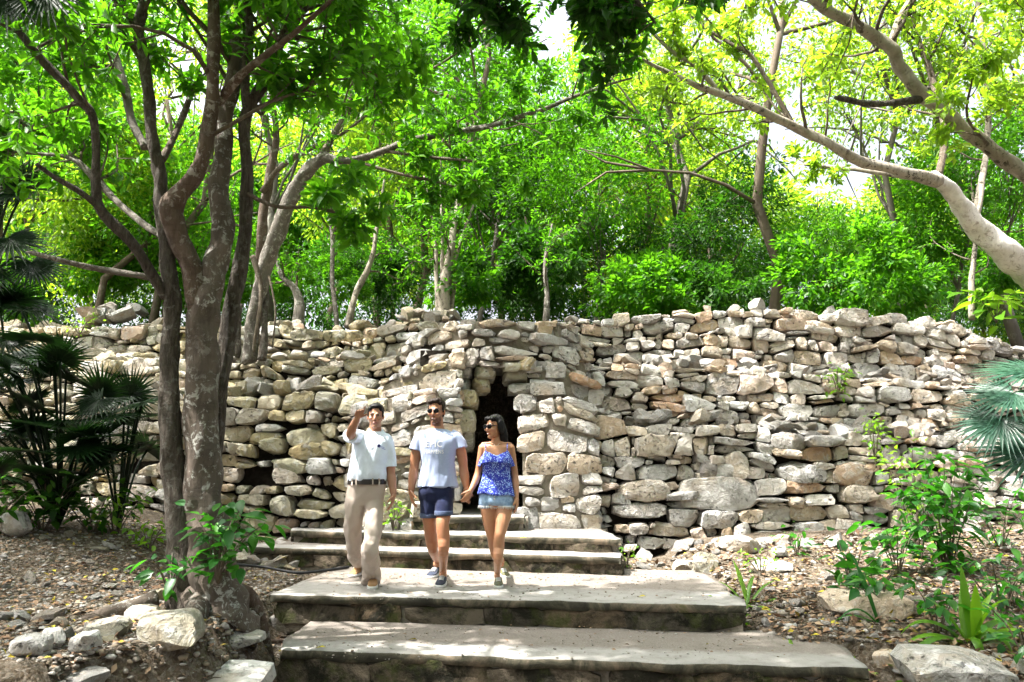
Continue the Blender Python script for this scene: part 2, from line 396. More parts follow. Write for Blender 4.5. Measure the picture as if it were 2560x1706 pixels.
def stone_mesh(rs, poly, depth, n=6, rnd=.30, cuts=6, rough=.06, lim=(.80, .97)):
    """poly: convex outline (counter-clockwise) round the origin in the face plane; rs: RandomState"""
    V0, Fs = CG[n]; P = V0.copy()
    sp = P / np.linalg.norm(P, axis=1, keepdims=True) * 1.12
    P = P * (1 - rnd) + sp * rnd
    a, b, c = P[:, 0], P[:, 1], P[:, 2]
    rsq = np.maximum(np.abs(a), np.abs(c)); th = np.arctan2(c, a)
    Rr = np.minimum(poly_radius(poly, th), 1.5 * np.abs(poly).max())
    Q = np.stack([rsq * Rr * np.cos(th), b * depth / 2, rsq * Rr * np.sin(th)], -1)
    size = np.abs(Q).max(0)
    for k in range(cuts):
        nn = rs.normal(size=3); nn[1] = -abs(nn[1]) * 1.25 - .1
        nn = nn / size; nn /= np.linalg.norm(nn)
        sup = (Q @ nn).max(); lm = sup * rs.uniform(*lim)
        ex = np.maximum(0, Q @ nn - lm); Q = Q - ex[:, None] * nn[None, :] * .95
    m = size.min()
    for k in range(7):
        fr = rs.normal(size=3) * (3.0 if k < 4 else 8.0) / max(size.mean(), .05) ; ph = rs.uniform(0, 6.28)
        dv = np.sin(Q @ fr + ph) * rough * m * (1.0 if k < 4 else .45)
        nrm = Q / (np.linalg.norm(Q, axis=1, keepdims=True) + 1e-6); Q = Q + nrm * dv[:, None]
    me = np_mesh('stone', Q, Fs, True); me.set_sharp_from_angle(angle=R(26)); return me
def quad_poly(rs, qd, gap=.012, chop=.55):
    """quad corners (4,2) ccw -> inset convex polygon with some corners cut off"""
    c = qd.mean(0); out = []
    q2 = []
    for p in qd:
        v = p - c; L = np.hypot(*v); q2.append(c + v * max(.4, (L - gap * 1.4) / L))
    q2 = np.array(q2)
    for i in range(4):
        p, a, b = q2[i], q2[i - 1], q2[(i + 1) % 4]
        if rs.rand() < chop:
            out.append(p + (a - p) * rs.uniform(.08, .32)); out.append(p + (b - p) * rs.uniform(.06, .24))
        else: out.append(p)
    out = np.array(out); c = out.mean(0)
    # keep it convex
    return c, convex(out - c)
def convex(P):
    pts = sorted(map(tuple, P))
    def half(ps):
        h = []
        for p in ps:
            while len(h) >= 2 and (h[-1][0] - h[-2][0]) * (p[1] - h[-2][1]) - (h[-1][1] - h[-2][1]) * (p[0] - h[-2][0]) <= 1e-9: h.pop()
            h.append(p)
        return h
    a = half(pts); b = half(pts[::-1]); return np.array(a[:-1] + b[:-1])

RUB = []
_rs = np.random.RandomState(5)
for k in range(22):
    an = np.sort(_rs.uniform(0, 2 * np.pi, 8)); el = _rs.uniform(.5, .95)
    P = np.stack([np.cos(an), np.sin(an) * el], -1) * _rs.uniform(.8, 1.1, (8, 1)); P = convex(P); P = P - P.mean(0)
    if np.max(np.diff(an)) > 2.2 or np.min(poly_radius(P, np.linspace(0, 6.28, 24))) < .15: P = np.stack([np.cos(np.linspace(0, 6.28, 8)[:-1]), .6 * np.sin(np.linspace(0, 6.28, 8)[:-1])], -1)
    RUB.append(stone_mesh(_rs, P, _rs.uniform(.9, 1.7), 6 if k < 10 else 4, .15, 10, .03, (.62, .9)))
def rubble(rs, parent, p, size, mat='stone', name='stone', flat=1.0):
    me = RUB[rs.randint(len(RUB))]
    key = me.name + mat
    if key not in RUBM:
        c = me.copy(); c.materials.clear(); c.materials.append(MATS[mat]); RUBM[key] = c
    s = size / 2
    return link(name, RUBM[key], None, parent, p, (rs.uniform(-.5, .5), rs.uniform(-.5, .5), rs.uniform(0, 6.28)),
                (s * rs.uniform(.85, 1.25), s * rs.uniform(.75, 1.1), s * rs.uniform(.55, .95) * flat))
RUBM = {}

# ------------------------------------------------------------------ dry stone walls
def interp(tab, x): return float(np.interp(x, [a for a, b in tab], [b for a, b in tab]))
class Wall:
    def __init__(s, path, tops, bases, name, label, lean=.10, back=13.45, cat='stone wall', group=None, core='core', thick=None, corerecess=.13, coredown=.3):
        s.path = path; s.px0, s.px1 = path[0][0], path[-1][0]
        n = 80; s.pxs = np.linspace(s.px0, s.px1, n)
        s.pts = np.array([at(p, 1170, interp(path, p))[:2] for p in s.pxs])
        s.us = np.concatenate([[0], np.cumsum(np.hypot(*np.diff(s.pts, axis=0).T))]); s.L = s.us[-1]
        s.top = np.array([at(p, interp(tops, p), interp(path, p)).z for p in s.pxs])
        s.base = np.array([interp(bases, p) for p in s.pxs]); s.lean = lean
        s.root = empty(name, (float(s.pts[:, 0].mean()), float(s.pts[:, 1].mean()), float(s.base.min())), label, cat, group); s.root['kind'] = 'thing'
        s.n = 0; s.thick = thick
        # core behind the stones
        V = []; Fs = []
        for i in range(n):
            x, y = s.pts[i]; b = s.base[i] - coredown; t = s.top[i] - .07 + .03 * nz(x, y, 2.1, 9)
            r = corerecess; yb = y + thick if thick else back
            V += [(x, y + r, b), (x, y + r + lean * (t - b), t), (x, max(yb, y + r + .5), t), (x, max(yb, y + r + .5), b)]
        for i in range(n - 1):
            for k in range(4): Fs.append([i * 4 + k, i * 4 + (k + 1) % 4, (i + 1) * 4 + (k + 1) % 4, (i + 1) * 4 + k])
        Fs += [[0, 3, 2, 1], [(n - 1) * 4 + k for k in range(4)]]
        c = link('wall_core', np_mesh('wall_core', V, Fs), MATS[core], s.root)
    def pos(s, u):
        x = np.interp(u, s.us, s.pts[:, 0]); y = np.interp(u, s.us, s.pts[:, 1]); e = .05
        dx = np.interp(u + e, s.us, s.pts[:, 0]) - np.interp(u - e, s.us, s.pts[:, 0]); dy = np.interp(u + e, s.us, s.pts[:, 1]) - np.interp(u - e, s.us, s.pts[:, 1])
        return x, y, math.atan2(dy, dx)
    def u_of(s, px): return float(np.interp(px, s.pxs, s.us))
    def stone(s, rs, quad, depth, mat, jut=0, n=6, gap=.008, chop=.55, rough=.045, rnd=.2, cuts=5, tilt=0):
        c, P = quad_poly(rs, quad, gap, chop)
        if len(P) < 4 or np.ptp(P[:, 0]) < .04 or np.ptp(P[:, 1]) < .03: return
        if np.min(poly_radius(P, np.linspace(0, 6.28, 16))) < .012: return
        me = stone_mesh(rs, P, depth, n, rnd, cuts, rough); me.materials.append(MATS[mat])
        x, y, a = s.pos(c[0]); b = np.interp(c[0], s.us, s.base)
        y2 = y + s.lean * (c[1] - b) + depth / 2 - .02 - jut
        link('stone', me, None, s.root, (x, y2, c[1]), (rs.uniform(-.10, .08), rs.uniform(-tilt, tilt), a + rs.uniform(-.14, .14))); s.n += 1
    def coursed(s, seed, h=.17, wmin=.16, wmax=.52, mat=('stone',), skip=None, split=.28, jit=.22, jut=.05, gap=.004, chop=.4, rnd=.05, topjag=.7, u0=None, u1=None, depth=(.28, .4), n=6):
        rs = np.random.RandomState(seed); u0 = 0 if u0 is None else u0; u1 = s.L if u1 is None else u1
        H = float(np.mean(s.top - s.base)); rows = max(2, int(round(H / h)))
        vs = np.linspace(0, 1, rows + 1); vs[1:-1] += rs.uniform(-.22, .22, rows - 1) / rows
        ph = rs.uniform(0, 6.28, (rows + 1, 3))
        def zb(i, u):
            b = np.interp(u, s.us, s.base); t = np.interp(u, s.us, s.top)
            wv = .035 * math.sin(u * 2.3 + ph[i, 0]) + .03 * math.sin(u * 5.1 + ph[i, 1]) + .018 * math.sin(u * 9.7 + ph[i, 2])
            return b + (t - b) * vs[i] + (wv if 0 < i < rows else 0)
        for i in range(rows):
            u = u0 + rs.uniform(-.1, .05)
            sl = 0
            while u < u1:
                hh = zb(i + 1, u) - zb(i, u)
                wd = min(wmax, max(wmin, hh * math.exp(rs.normal(.58, .42))))
                ub = min(u + wd, u1 + .08); s2 = rs.uniform(-1, 1) * jit * hh
                if ub - u < .07: break
                q = np.array([(u + sl * -.5, zb(i, u)), (ub - s2 * .5, zb(i, ub)), (ub + s2 * .5, zb(i + 1, ub)), (u + sl * .5, zb(i + 1, u))])
                if i == rows - 1: q[2:, 1] += rs.uniform(-.5, .35) * hh * topjag
                q += rs.normal(0, .012, q.shape)
                sl = s2; cu = q[:, 0].mean(); cz = q[:, 1].mean(); u = ub
                if skip and skip(cu, cz, s): continue
                m = mat[rs.randint(len(mat))]; dp = rs.uniform(*depth); jt = rs.normal(0, jut)
                r = rs.rand(); kw = dict(gap=gap, chop=chop, rnd=rnd, n=n)
                if r < split and hh > .13:      # two thin slabs one on the other
                    k1, k2 = rs.uniform(.35, .65, 2); ma = q[0] + (q[3] - q[0]) * k1; mb = q[1] + (q[2] - q[1]) * k2
                    s.stone(rs, np.array([q[0], q[1], mb, ma]), dp, m, jt, **kw); s.stone(rs, np.array([ma, mb, q[2], q[3]]), dp, mat[rs.randint(len(mat))], rs.normal(0, jut), **kw)
                elif r < split + .16 and wd > .26:   # a stone with a small chock beside it
                    k = rs.uniform(.66, .8); a = q[0] + (q[1] - q[0]) * k; b = q[3] + (q[2] - q[3]) * (k + rs.uniform(-.1, .1)); md = (q[1] + q[2]) / 2 ; mm = (a + b) / 2
                    s.stone(rs, np.array([q[0], a, b, q[3]]), dp, m, jt, **kw)
                    s.stone(rs, np.array([a, q[1], md, mm]), dp * .8, m, rs.normal(-.03, jut), **{**kw, 'n': 4}); s.stone(rs, np.array([mm, md, q[2], b]), dp * .8, mat[rs.randint(len(mat))], rs.normal(-.03, jut), **{**kw, 'n': 4})
                else: s.stone(rs, q, dp, m, jt, **kw)
    def boulder(s, seed, px, py, wpx, hpx, mat='stone', jut=.06):
        rs = np.random.RandomState(seed); d = interp(s.path, px); sc = F / d
        u = s.u_of(px); z = at(px, py, d).z; w, h = wpx / sc / 2, hpx / sc / 2
        an = np.linspace(0, 2 * np.pi, 12)[:-1] + rs.uniform(-.15, .15, 11)
        P = np.stack([w * np.sign(np.cos(an)) * np.abs(np.cos(an)) ** .6, h * np.sign(np.sin(an)) * np.abs(np.sin(an)) ** .6], -1) * rs.uniform(.92, 1.05, (11, 1))
        me = stone_mesh(rs, convex(P), .5, 7, .25, 5, .05); me.materials.append(MATS[mat])
        x, y, a = s.pos(u); b = np.interp(u, s.us, s.base)
        link('stone', me, None, s.root, (x, y + s.lean * (z - b) + .25 - .02 - jut, z), (0, 0, a)); s.n += 1
    def crest(s, seed, px0, px1, n, size=(.14, .34), mat=('stone',), spread=.35, zoff=.0, lift=.12):
        """loose rubble lying on the ledge"""
        rs = np.random.RandomState(seed)
        for k in range(n):
            px = rs.uniform(px0, px1); u = s.u_of(px); x, y, a = s.pos(u); t = np.interp(u, s.us, s.top); b = np.interp(u, s.us, s.base)
            sz = rs.uniform(*size); dy = rs.uniform(0.02, spread)
            rubble(rs, s.root, (x, y + s.lean * (t - b) + .08 + dy, t - .04 + zoff + sz * .25 + lift * dy / spread * rs.uniform(.4, 1.2)), sz, mat[rs.randint(len(mat))], 'rubble_stone')
def in_boulders(bl):
    def f(u, z, s):
        for (px, py, wp, hp) in bl:
            d = interp(s.path, px); sc = F / d
            if abs(u - s.u_of(px)) < wp / sc / 2 * .78 and abs(z - at(px, py, d).z) < hp / sc / 2 * .72: return True
        return False
    return f

# right hand terraces, bottom to top
BR = [(1798, 1238, 205, 92), (1614, 1228, 140, 56), (1600, 1276, 145, 40), (2010, 1182, 125, 54), (2140, 1190, 110, 62), (1845, 1165, 66, 70), (1775, 1178, 58, 62), (2150, 1236, 90, 55), (1985, 1105, 100, 48)]
w1 = Wall([(1470, 10.75), (2000, 10.6), (2650, 10.5)], [(1470, 1052), (1766, 1060), (2100, 1082), (2371, 1094), (2650, 1105)], [(1470, .05), (2650, .2)],
          'terrace_wall', 'lowest dry stone terrace right of the doorway, with large pitted boulders', lean=.08, group='dry stone terraces')
w1.coursed(11, .172, .18, .55, ('stone', 'stone', 'stone_grey'), in_boulders(BR), jit=.3, topjag=.9)
for k, q in enumerate(BR): w1.boulder(40 + k, *q, mat='stone_grey' if k in (0, 3) else 'stone', jut=.05)
w1.crest(3, 1480, 2700, 60, (.12, .36), ('stone', 'stone_grey'))
w2 = Wall([(1440, 11.35), (2650, 11.1)], [(1440, 905), (1700, 908), (2000, 926), (2200, 940), (2400, 958), (2650, 990)], [(1440, 1.5), (2650, 1.35)],
          'terrace_wall', 'middle dry stone terrace on the right, above the boulder course', lean=.08, group='dry stone terraces')
w2.coursed(12, .145, .15, .48, ('stone',), jit=.28, topjag=.9)
w2.crest(5, 1560, 2700, 50, (.1, .30), ('stone', 'stone_grey'), .3)
w2.crest(8, 1440, 1690, 22, (.16, .40), ('stone',), .3, -.25, .2)
w3 = Wall([(1330, 11.9), (2650, 11.7)], [(1330, 812), (1400, 800), (1560, 792), (1700, 776), (1850, 768), (2000, 766), (2200, 784), (2330, 790), (2420, 815), (2500, 835), (2650, 870)], [(1330, 2.3), (2650, 2.05)],
          'terrace_wall', 'topmost dry stone terrace on the right under the green trees', lean=.06, group='dry stone terraces')
w3.coursed(13, .153, .13, .46, ('stone',), jit=.28, topjag=1.2, split=.2)
w3.crest(6, 1340, 2700, 34, (.12, .34), ('stone',), .6, 0, .03)
# left hand terraces
OC = ('stone_ochre', 'stone_ochre', 'stone')
l1 = Wall([(-90, 11.2), (560, 10.8), (985, 10.65)], [(-90, 1010), (300, 1000), (560, 985), (640, 982), (740, 980), (860, 990), (985, 1002)], [(-90, .45), (380, .45), (560, .15), (985, .1)],
          'terrace_wall', 'lowest dry stone terrace left of the doorway, of chunky ochre stones', lean=.1, group='dry stone terraces')
BL = [(757, 1093, 105, 52), (770, 1128, 118, 46), (672, 1112, 60, 46), (720, 1165, 92, 40)]
l1.coursed(21, .185, .18, .46, OC, in_boulders(BL), jit=.6, chop=.75, split=.14, jut=.10, gap=.014, rnd=.11)
for k, q in enumerate(BL): l1.boulder(60 + k, *q, mat='stone_ochre', jut=.05)
l1.crest(7, -100, 975, 60, (.14, .46), OC, .4)
l2 = Wall([(-90, 11.9), (560, 11.5), (1030, 11.35)], [(-90, 905), (300, 900), (567, 897), (684, 893), (798, 906), (930, 888), (1030, 880)], [(-90, 1.7), (1030, 1.75)],
          'terrace_wall', 'middle dry stone terrace on the left, behind the big tree trunks', lean=.1, group='dry stone terraces')
l2.coursed(22, .165, .16, .44, OC, jit=.5, chop=.75, split=.14, jut=.08, gap=.011, rnd=.11)
l2.crest(9, -100, 1000, 56, (.12, .38), OC, .4)
l3 = Wall([(-90, 12.6), (560, 12.2), (1130, 12.05)], [(-90, 812), (236, 818), (400, 808), (560, 812), (680, 812), (745, 822), (870, 820), (1000, 802), (1130, 806)], [(-90, 2.5), (1130, 2.45)],
          'terrace_wall', 'topmost dry stone terrace on the left, in thin courses', lean=.08, group='dry stone terraces')
l3.coursed(23, .14, .15, .42, OC, jit=.35, split=.2, u1=l3.u_of(560))
l3.coursed(24, .19, .17, .46, OC, jit=.4, split=.15, u0=l3.u_of(560))
l3.crest(10, -100, 1120, 56, (.14, .40), OC, .7, 0, .05)
l3.crest(14, 150, 260, 14, (.25, .5), ('stone', 'stone_grey'), .8, .1, .35)
l3.crest(15, 985, 1130, 14, (.2, .42), ('stone_ochre', 'stone'), .6, .06, .15)

# ------------------------------------------------------------------ corbelled gateway
gate = empty('stone_gateway', at(1240, 1290, 10.9), 'mortared stone gateway with a dark corbelled doorway between two piers', 'gateway')
def gate_panel(seed, path, tops, bases, h, mats, core, thick, **kw):
    """a mortared face that belongs to the gateway"""
    g = Wall.__new__(Wall); tmp = Wall(path, tops, bases, 'tmp_gate', lean=kw.pop('lean', .03), label=None, cat=None, core=core, thick=thick, corerecess=kw.pop('recess', .03), coredown=kw.pop('down', .3))
    old = tmp.root; core_o = [c for c in COL.objects if c.parent is old]
    for c in core_o:
        c.parent = gate; c.matrix_parent_inverse = Matrix.Translation(gate.location).inverted(); c.name = 'mortar_core'
    bpy.data.objects.remove(old); tmp.root = gate
    tmp.coursed(seed, h, kw.pop('wmin', .16), kw.pop('wmax', .5), mats, **kw); return tmp
GM = ('stone', 'stone_grey', 'stone_ochre')
# left pier, its return, right pier
gate_panel(31, [(880, 10.75), (905, 10.5), (960, 10.38), (1060, 10.35), (1138, 10.45)], [(880, 1010), (930, 985), (1000, 975), (1060, 962), (1138, 960)], [(880, .3), (1138, .35)], .18, GM, 'mortar', 1.0, jut=.014, gap=.010, topjag=.4, depth=(.2, .26), rnd=.07)
gate_panel(32, [(1308, 10.62), (1400, 10.60), (1488, 10.66)], [(1308, 1000), (1400, 985), (1488, 1012)], [(1308, .35), (1488, .3)], .24, ('stone', 'stone', 'stone_grey'), 'mortar', 1.3, jut=.012, gap=.010, topjag=.3, depth=(.2, .26), split=.2, rnd=.07, wmin=.2, wmax=.55)
gate_panel(33, [(1318, 10.95), (1400, 10.9), (1500, 11.0)], [(1318, 925), (1400, 905), (1500, 950)], [(1318, 1.75), (1500, 1.7)], .17, ('stone', 'stone_grey'), 'mortar', 1.1, jut=.05, gap=.014, topjag=.7, depth=(.22, .3))
gate_panel(34, [(955, 10.75), (1060, 10.65), (1145, 10.7)], [(955, 950), (1040, 905), (1145, 880)], [(955, 1.95), (1145, 1.95)], .17, GM, 'mortar', 1.2, jut=.05, gap=.014, topjag=.7, depth=(.22, .3))
# mass over the doorway, standing further back
gate_panel(35, [(1010, 11.15), (1100, 10.95), (1230, 10.85), (1360, 10.95), (1440, 11.15)], [(1010, 850), (1100, 800), (1160, 790), (1230, 786), (1360, 800), (1440, 835)], [(1010, 2.32), (1130, 2.5), (1340, 2.5), (1440, 2.3)], .13, ('stone', 'stone_grey'), 'mortar', 1.4, jut=.05, gap=.012, topjag=.8, depth=(.22, .3), wmin=.2, wmax=.62, split=.1, down=-.04, recess=.1)
gate_panel(36, [(1340, 11.05), (1400, 11.0), (1470, 11.2)], [(1340, 808), (1400, 800), (1470, 850)], [(1340, 2.1), (1470, 2.0)], .16, ('stone', 'stone_grey'), 'mortar', .8, jut=.03, gap=.02, topjag=.6, depth=(.22, .3))
# corbelled recess: jagged slabs that close the opening towards the top, row by row
rs = np.random.RandomState(77)
for side, rows in ((-1, [(1118, 1182, 1075, 1130), (1118, 1186, 1020, 1078), (1120, 1192, 975, 1022), (1130, 1222, 945, 978), (1128, 1236, 915, 947), (1130, 1240, 888, 917), (1112, 1160, 1130, 1190), (1112, 1152, 1190, 1255)]),
                   (1, [(1312, 1345, 1085, 1140), (1290, 1345, 985, 1030), (1268, 1345, 955, 986), (1258, 1345, 925, 957), (1254, 1345, 893, 927), (1312, 1345, 1030, 1087)])):
    for (a, b, y0, y1) in rows:
        d = 10.95 + rs.uniform(-.12, .15); nb = max(1, int(round((b - a) / 60)))
        for j in range(nb):
            xa = a + (b - a) * j / nb; xb = a + (b - a) * (j + 1) / nb
            pa, pb = at(xa, y1, d), at(xb, y0, d); w_, h_ = (pb.x - pa.x) / 2, (pb.z - pa.z) / 2
            P = convex(np.array([(-w_, -h_ * .9), (w_, -h_), (w_ * 1.05, h_ * .5), (w_ * .9, h_), (-w_ * .95, h_), (-w_, h_ * .3)]))
            me = stone_mesh(rs, P, .7, 6, .22, 7, .06); me.materials.append(MATS[('stone_grey', 'stone_ochre')[rs.randint(2)]])
            link('corbel_stone', me, None, gate, ((pa.x + pb.x) / 2, d + .3, (pa.z + pb.z) / 2), (rs.uniform(-.05, .05), rs.uniform(-.06, .06), rs.uniform(-.15, .15)))
# passage behind the doorway
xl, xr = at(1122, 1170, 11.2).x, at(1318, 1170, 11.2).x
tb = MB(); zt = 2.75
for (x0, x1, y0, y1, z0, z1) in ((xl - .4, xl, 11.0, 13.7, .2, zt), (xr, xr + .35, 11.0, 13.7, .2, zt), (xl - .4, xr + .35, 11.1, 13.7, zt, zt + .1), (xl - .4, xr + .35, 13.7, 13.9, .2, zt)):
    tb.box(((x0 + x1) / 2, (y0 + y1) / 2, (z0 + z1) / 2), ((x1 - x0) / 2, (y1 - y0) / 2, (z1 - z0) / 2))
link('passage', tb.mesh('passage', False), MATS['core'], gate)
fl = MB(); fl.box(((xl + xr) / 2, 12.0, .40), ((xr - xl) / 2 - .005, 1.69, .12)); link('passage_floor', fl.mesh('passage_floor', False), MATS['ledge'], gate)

# ------------------------------------------------------------------ stairs
stair = empty('stone_staircase', gz(1280, 1560, -.23), 'broad worn stone steps leading up to the doorway', 'stairs')
def step(seed, z, FL, FR, BRr, BLl, zlow, bow=0.0, blocks=9):
    rs = np.random.RandomState(seed)
    fl, fr, br, bl = [np.array(gz(p[0], p[1], z)[:2]) for p in (FL, FR, BRr, BLl)]
    ns, ntt = 110, 16; V = []; TT = []; cols = list(range(-2, ns + 3)); rows_ = list(range(0, ntt + 5))
    for j in rows_:
        t = min(j, ntt) / ntt; k = max(0, j - ntt)
        for i in cols:
            s_ = min(max(i, 0), ns) / ns; ks = max(0, -i, i - ns)
            p = (bl * (1 - s_) + br * s_) * (1 - t) + (fl * (1 - s_) + fr * s_) * t
            x, y = p
            edge = .045 * nz(x * 1.0, y, 1.6, seed) + .03 * nz(x, y, 6, seed + 1) + .014 * nz(x, y, 15, seed + 5)
            f = t ** 3
            y += edge * f; x += .05 * nz(x, y, 3, seed + 2) * (1 if s_ in (0, 1) else 0)
            zz = z + .008 * nz(x, y, 2.5, seed + 3) + .004 * nz(x, y, 11, seed + 4)
            lipd = .075 + .025 * nz(x, 0, 3.3, seed + 6)
            kk = max(k, ks * 2)
            if k: y -= (0, .012, .018, .014, -.03)[k]
            zz -= (0, .010, .030, lipd, lipd + .012)[min(kk, 4)]
            V.append((x, y, zz)); TT.append(t)
    nc = len(cols); i = np.arange(nc - 1)[None, :] + nc * np.arange(len(rows_) - 1)[:, None]
    Fq = np.stack([i + nc, i + 1 + nc, i + 1, i], -1).reshape(-1, 4)
    link('tread', np_mesh('tread', np.array(V), Fq, True, TT), MATS['tread'], stair)
    # riser blocks below the lip
    u = 0; e = fr - fl; L = np.hypot(*e); dirv = e / L; nor = np.array([dirv[1], -dirv[0]])
    if nor[1] > 0: nor = -nor
    ang = math.atan2(dirv[1], dirv[0]); hh = z - .06 - zlow
    fill = MB(); c2 = (fl + fr) / 2 - nor * .12; fill.box((*c2, (z - .06 + zlow) / 2 - .05), (L / 2 - .03, .08, hh / 2 + .05), Matrix.Rotation(ang, 3, 'Z'))
    link('riser_core', fill.mesh('riser_core', False), MATS['mortar'], stair)
    while u < L - .05:
        wd = min(rs.uniform(.45, 1.1), L - u)
        if L - u - wd < .15: wd = L - u
        cx = fl + dirv * (u + wd / 2) - nor * .03
        q = np.array([(-wd / 2, -hh / 2), (wd / 2, -hh / 2), (wd / 2, hh / 2), (-wd / 2, hh / 2)]) + rs.normal(0, .01, (4, 2))
        c, P = quad_poly(rs, q, -.006, .15)
        me = stone_mesh(rs, P, .2, 7, .03, 2, .045); me.materials.append(MATS['riser'])
        link('riser_stone', me, None, stair, (cx[0] - nor[0] * .07, cx[1] - nor[1] * .07 + .02 * nz(cx[0], cx[1], 1.6, seed), zlow + hh / 2), (0, 0, ang + rs.uniform(-.01, .01))); u += wd
    # side cheeks
    for (a, b, sg) in ((fl, bl, 1), (fr, br, -1)):
        v = b - a; Ls = np.hypot(*v); dv = v / Ls; n2 = np.array([dv[1], -dv[0]]) * sg; uu = .1
        while uu < Ls - .1:
            wd = min(rs.uniform(.25, .5), Ls - uu); cc = a + dv * (uu + wd / 2) + n2 * .09
            q = np.array([(-wd / 2, -hh / 2), (wd / 2, -hh / 2), (wd / 2, hh / 2), (-wd / 2, hh / 2)]) + rs.normal(0, .01, (4, 2)); c, P = quad_poly(rs, q, .004, .3)
            me = stone_mesh(rs, P, .2, 4, .15, 4, .035); me.materials.append(MATS['riser'])
            link('riser_stone', me, None, stair, (cc[0], cc[1], zlow + hh / 2), (0, 0, math.atan2(dv[1], dv[0]))); uu += wd
step(1, -.23, (692, 1622), (2166, 1668), (2052, 1580), (775, 1553), -.52)
step(2, 0.0, (682, 1484), (1866, 1512), (1760, 1428), (880, 1404), -.24)
step(3, .20, (620, 1366), (1552, 1391), (1545, 1360), (690, 1346), -.02)
step(4, .36, (726, 1325), (1545, 1346), (1462, 1302), (770, 1301), .18)
step(5, .54, (1035, 1290), (1312, 1292), (1322, 1262), (1080, 1258), .36)
# ------------------------------------------------------------------ foliage tools
T4 = (np.array([(0, 0, 0), (.45, -.5, .10), (1, 0, -.06), (.45, .5, .10)]), np.array([(0, 1, 2), (0, 2, 3)]))
T8 = (np.array([(0, 0, 0), (.32, -.30, .05), (.70, -.46, .06), (1, 0, -.14), (.70, .46, .06), (.32, .30, .05), (.36, 0, -.02), (.72, 0, -.05)]),
      np.array([(0, 1, 6), (0, 6, 5), (1, 2, 7), (1, 7, 6), (5, 6, 7), (5, 7, 4), (2, 3, 7), (7, 3, 4)]))
def unit(a): return a / (np.linalg.norm(a, axis=-1, keepdims=True) + 1e-9)
def leaf_geo(rs, pos, axis, size, width=.42, tmpl=T4, upness=.8):
    n = len(pos); a = unit(axis)
    nn = rs.normal(size=(n, 3)) * .6 + np.array([0, 0, upness]); nn = nn - a * (nn * a).sum(1, keepdims=True); nn = unit(nn)
    b = np.cross(nn, a); T, Fs = tmpl; m = len(T)
    s = np.asarray(size).reshape(-1, 1, 1) * np.ones((n, 1, 1))
    V = pos[:, None, :] + s * (T[None, :, 0:1] * a[:, None, :] + width * T[None, :, 1:2] * b[:, None, :] + T[None, :, 2:3] * nn[:, None, :])
    Fc = (Fs[None] + (np.arange(n) * m)[:, None, None]).reshape(-1, 3)
    return V.reshape(-1, 3), Fc, np.repeat(rs.rand(n), m)
def cluster_leaves(rs, cen, dirs, per, spread, size, droop=.35):
    n = len(cen) * per; c = np.repeat(cen, per, 0); d = np.repeat(dirs, per, 0)
    off = rs.normal(size=(n, 3)); off = unit(off) * (rs.rand(n, 1) ** .6) * spread
    ax = unit(off) * .8 + unit(d) * .55 + rs.normal(size=(n, 3)) * .35 + np.array([0, 0, -droop])
    return c + off, ax, size * rs.uniform(.6, 1.25, n)
def rosettes(rs, tips, dirs, per, size, droop=.2):
    """whorls of leaves round the end of every twig"""
    n = len(tips) * per; c = np.repeat(tips, per, 0); d = unit(np.repeat(dirs, per, 0))
    ax = rs.normal(size=(n, 3)); ax = unit(ax - d * (ax * d).sum(1, keepdims=True)) + d * rs.uniform(-.1, .8, (n, 1)) + np.array([0, 0, -droop])
    back = rs.uniform(0, .16, (n, 1))
    return c - d * back + rs.normal(size=(n, 3)) * .02, ax, size * rs.uniform(.55, 1.2, n)
def join_geo(parts):
    V = []; Fs = []; A = []; b = 0
    for v, f, a in parts: V.append(v); Fs.append(f + b); A.append(a); b += len(v)
    return np.concatenate(V), np.concatenate(Fs), np.concatenate(A)

WS = [1.0]
def limb_pts(pl, k=5, wob=.02, seed=0):
    """[(px,py,depth,width px)] -> points, radii"""
    w = [(*at(p[0], p[1], p[2]), p[3] * .385 * WS[0] * p[2] / F) for p in pl]
    s = spline(w, k); P = s[:, :3].copy(); r = np.maximum(s[:, 3], .004)
    for i in range(1, len(P) - 1):
        P[i] += np.array(noise.noise_vector(Vector(P[i] * 2.2) + Vector((seed * 3.3, 0, 0)))) * wob * (.5 + r[i] * 4)
    return P, r
def bark_tube(mb, P, r, n=10, wob=.10):
    V, Fs = tube_geo(P, list(r), n, True, None, wob)
    if wob and n >= 9:      # knots, flutes and scars
        P = [Vector(p) for p in P]
        for i in range(len(V)):
            j = i // n; d = V[i] - P[j]; q = V[i]
            f = .09 * noise.noise(Vector((q.x * 9, q.y * 9, q.z * 3.2))) + .07 * noise.noise(Vector((q.x * 22, q.y * 22, q.z * 9))) + .16 * max(0, noise.noise(Vector((q.x * 3.1, q.y * 3.1, q.z * 3.4 + 5))) - .25)
            V[i] = P[j] + d * (1 + f)
    mb.add(V, Fs)
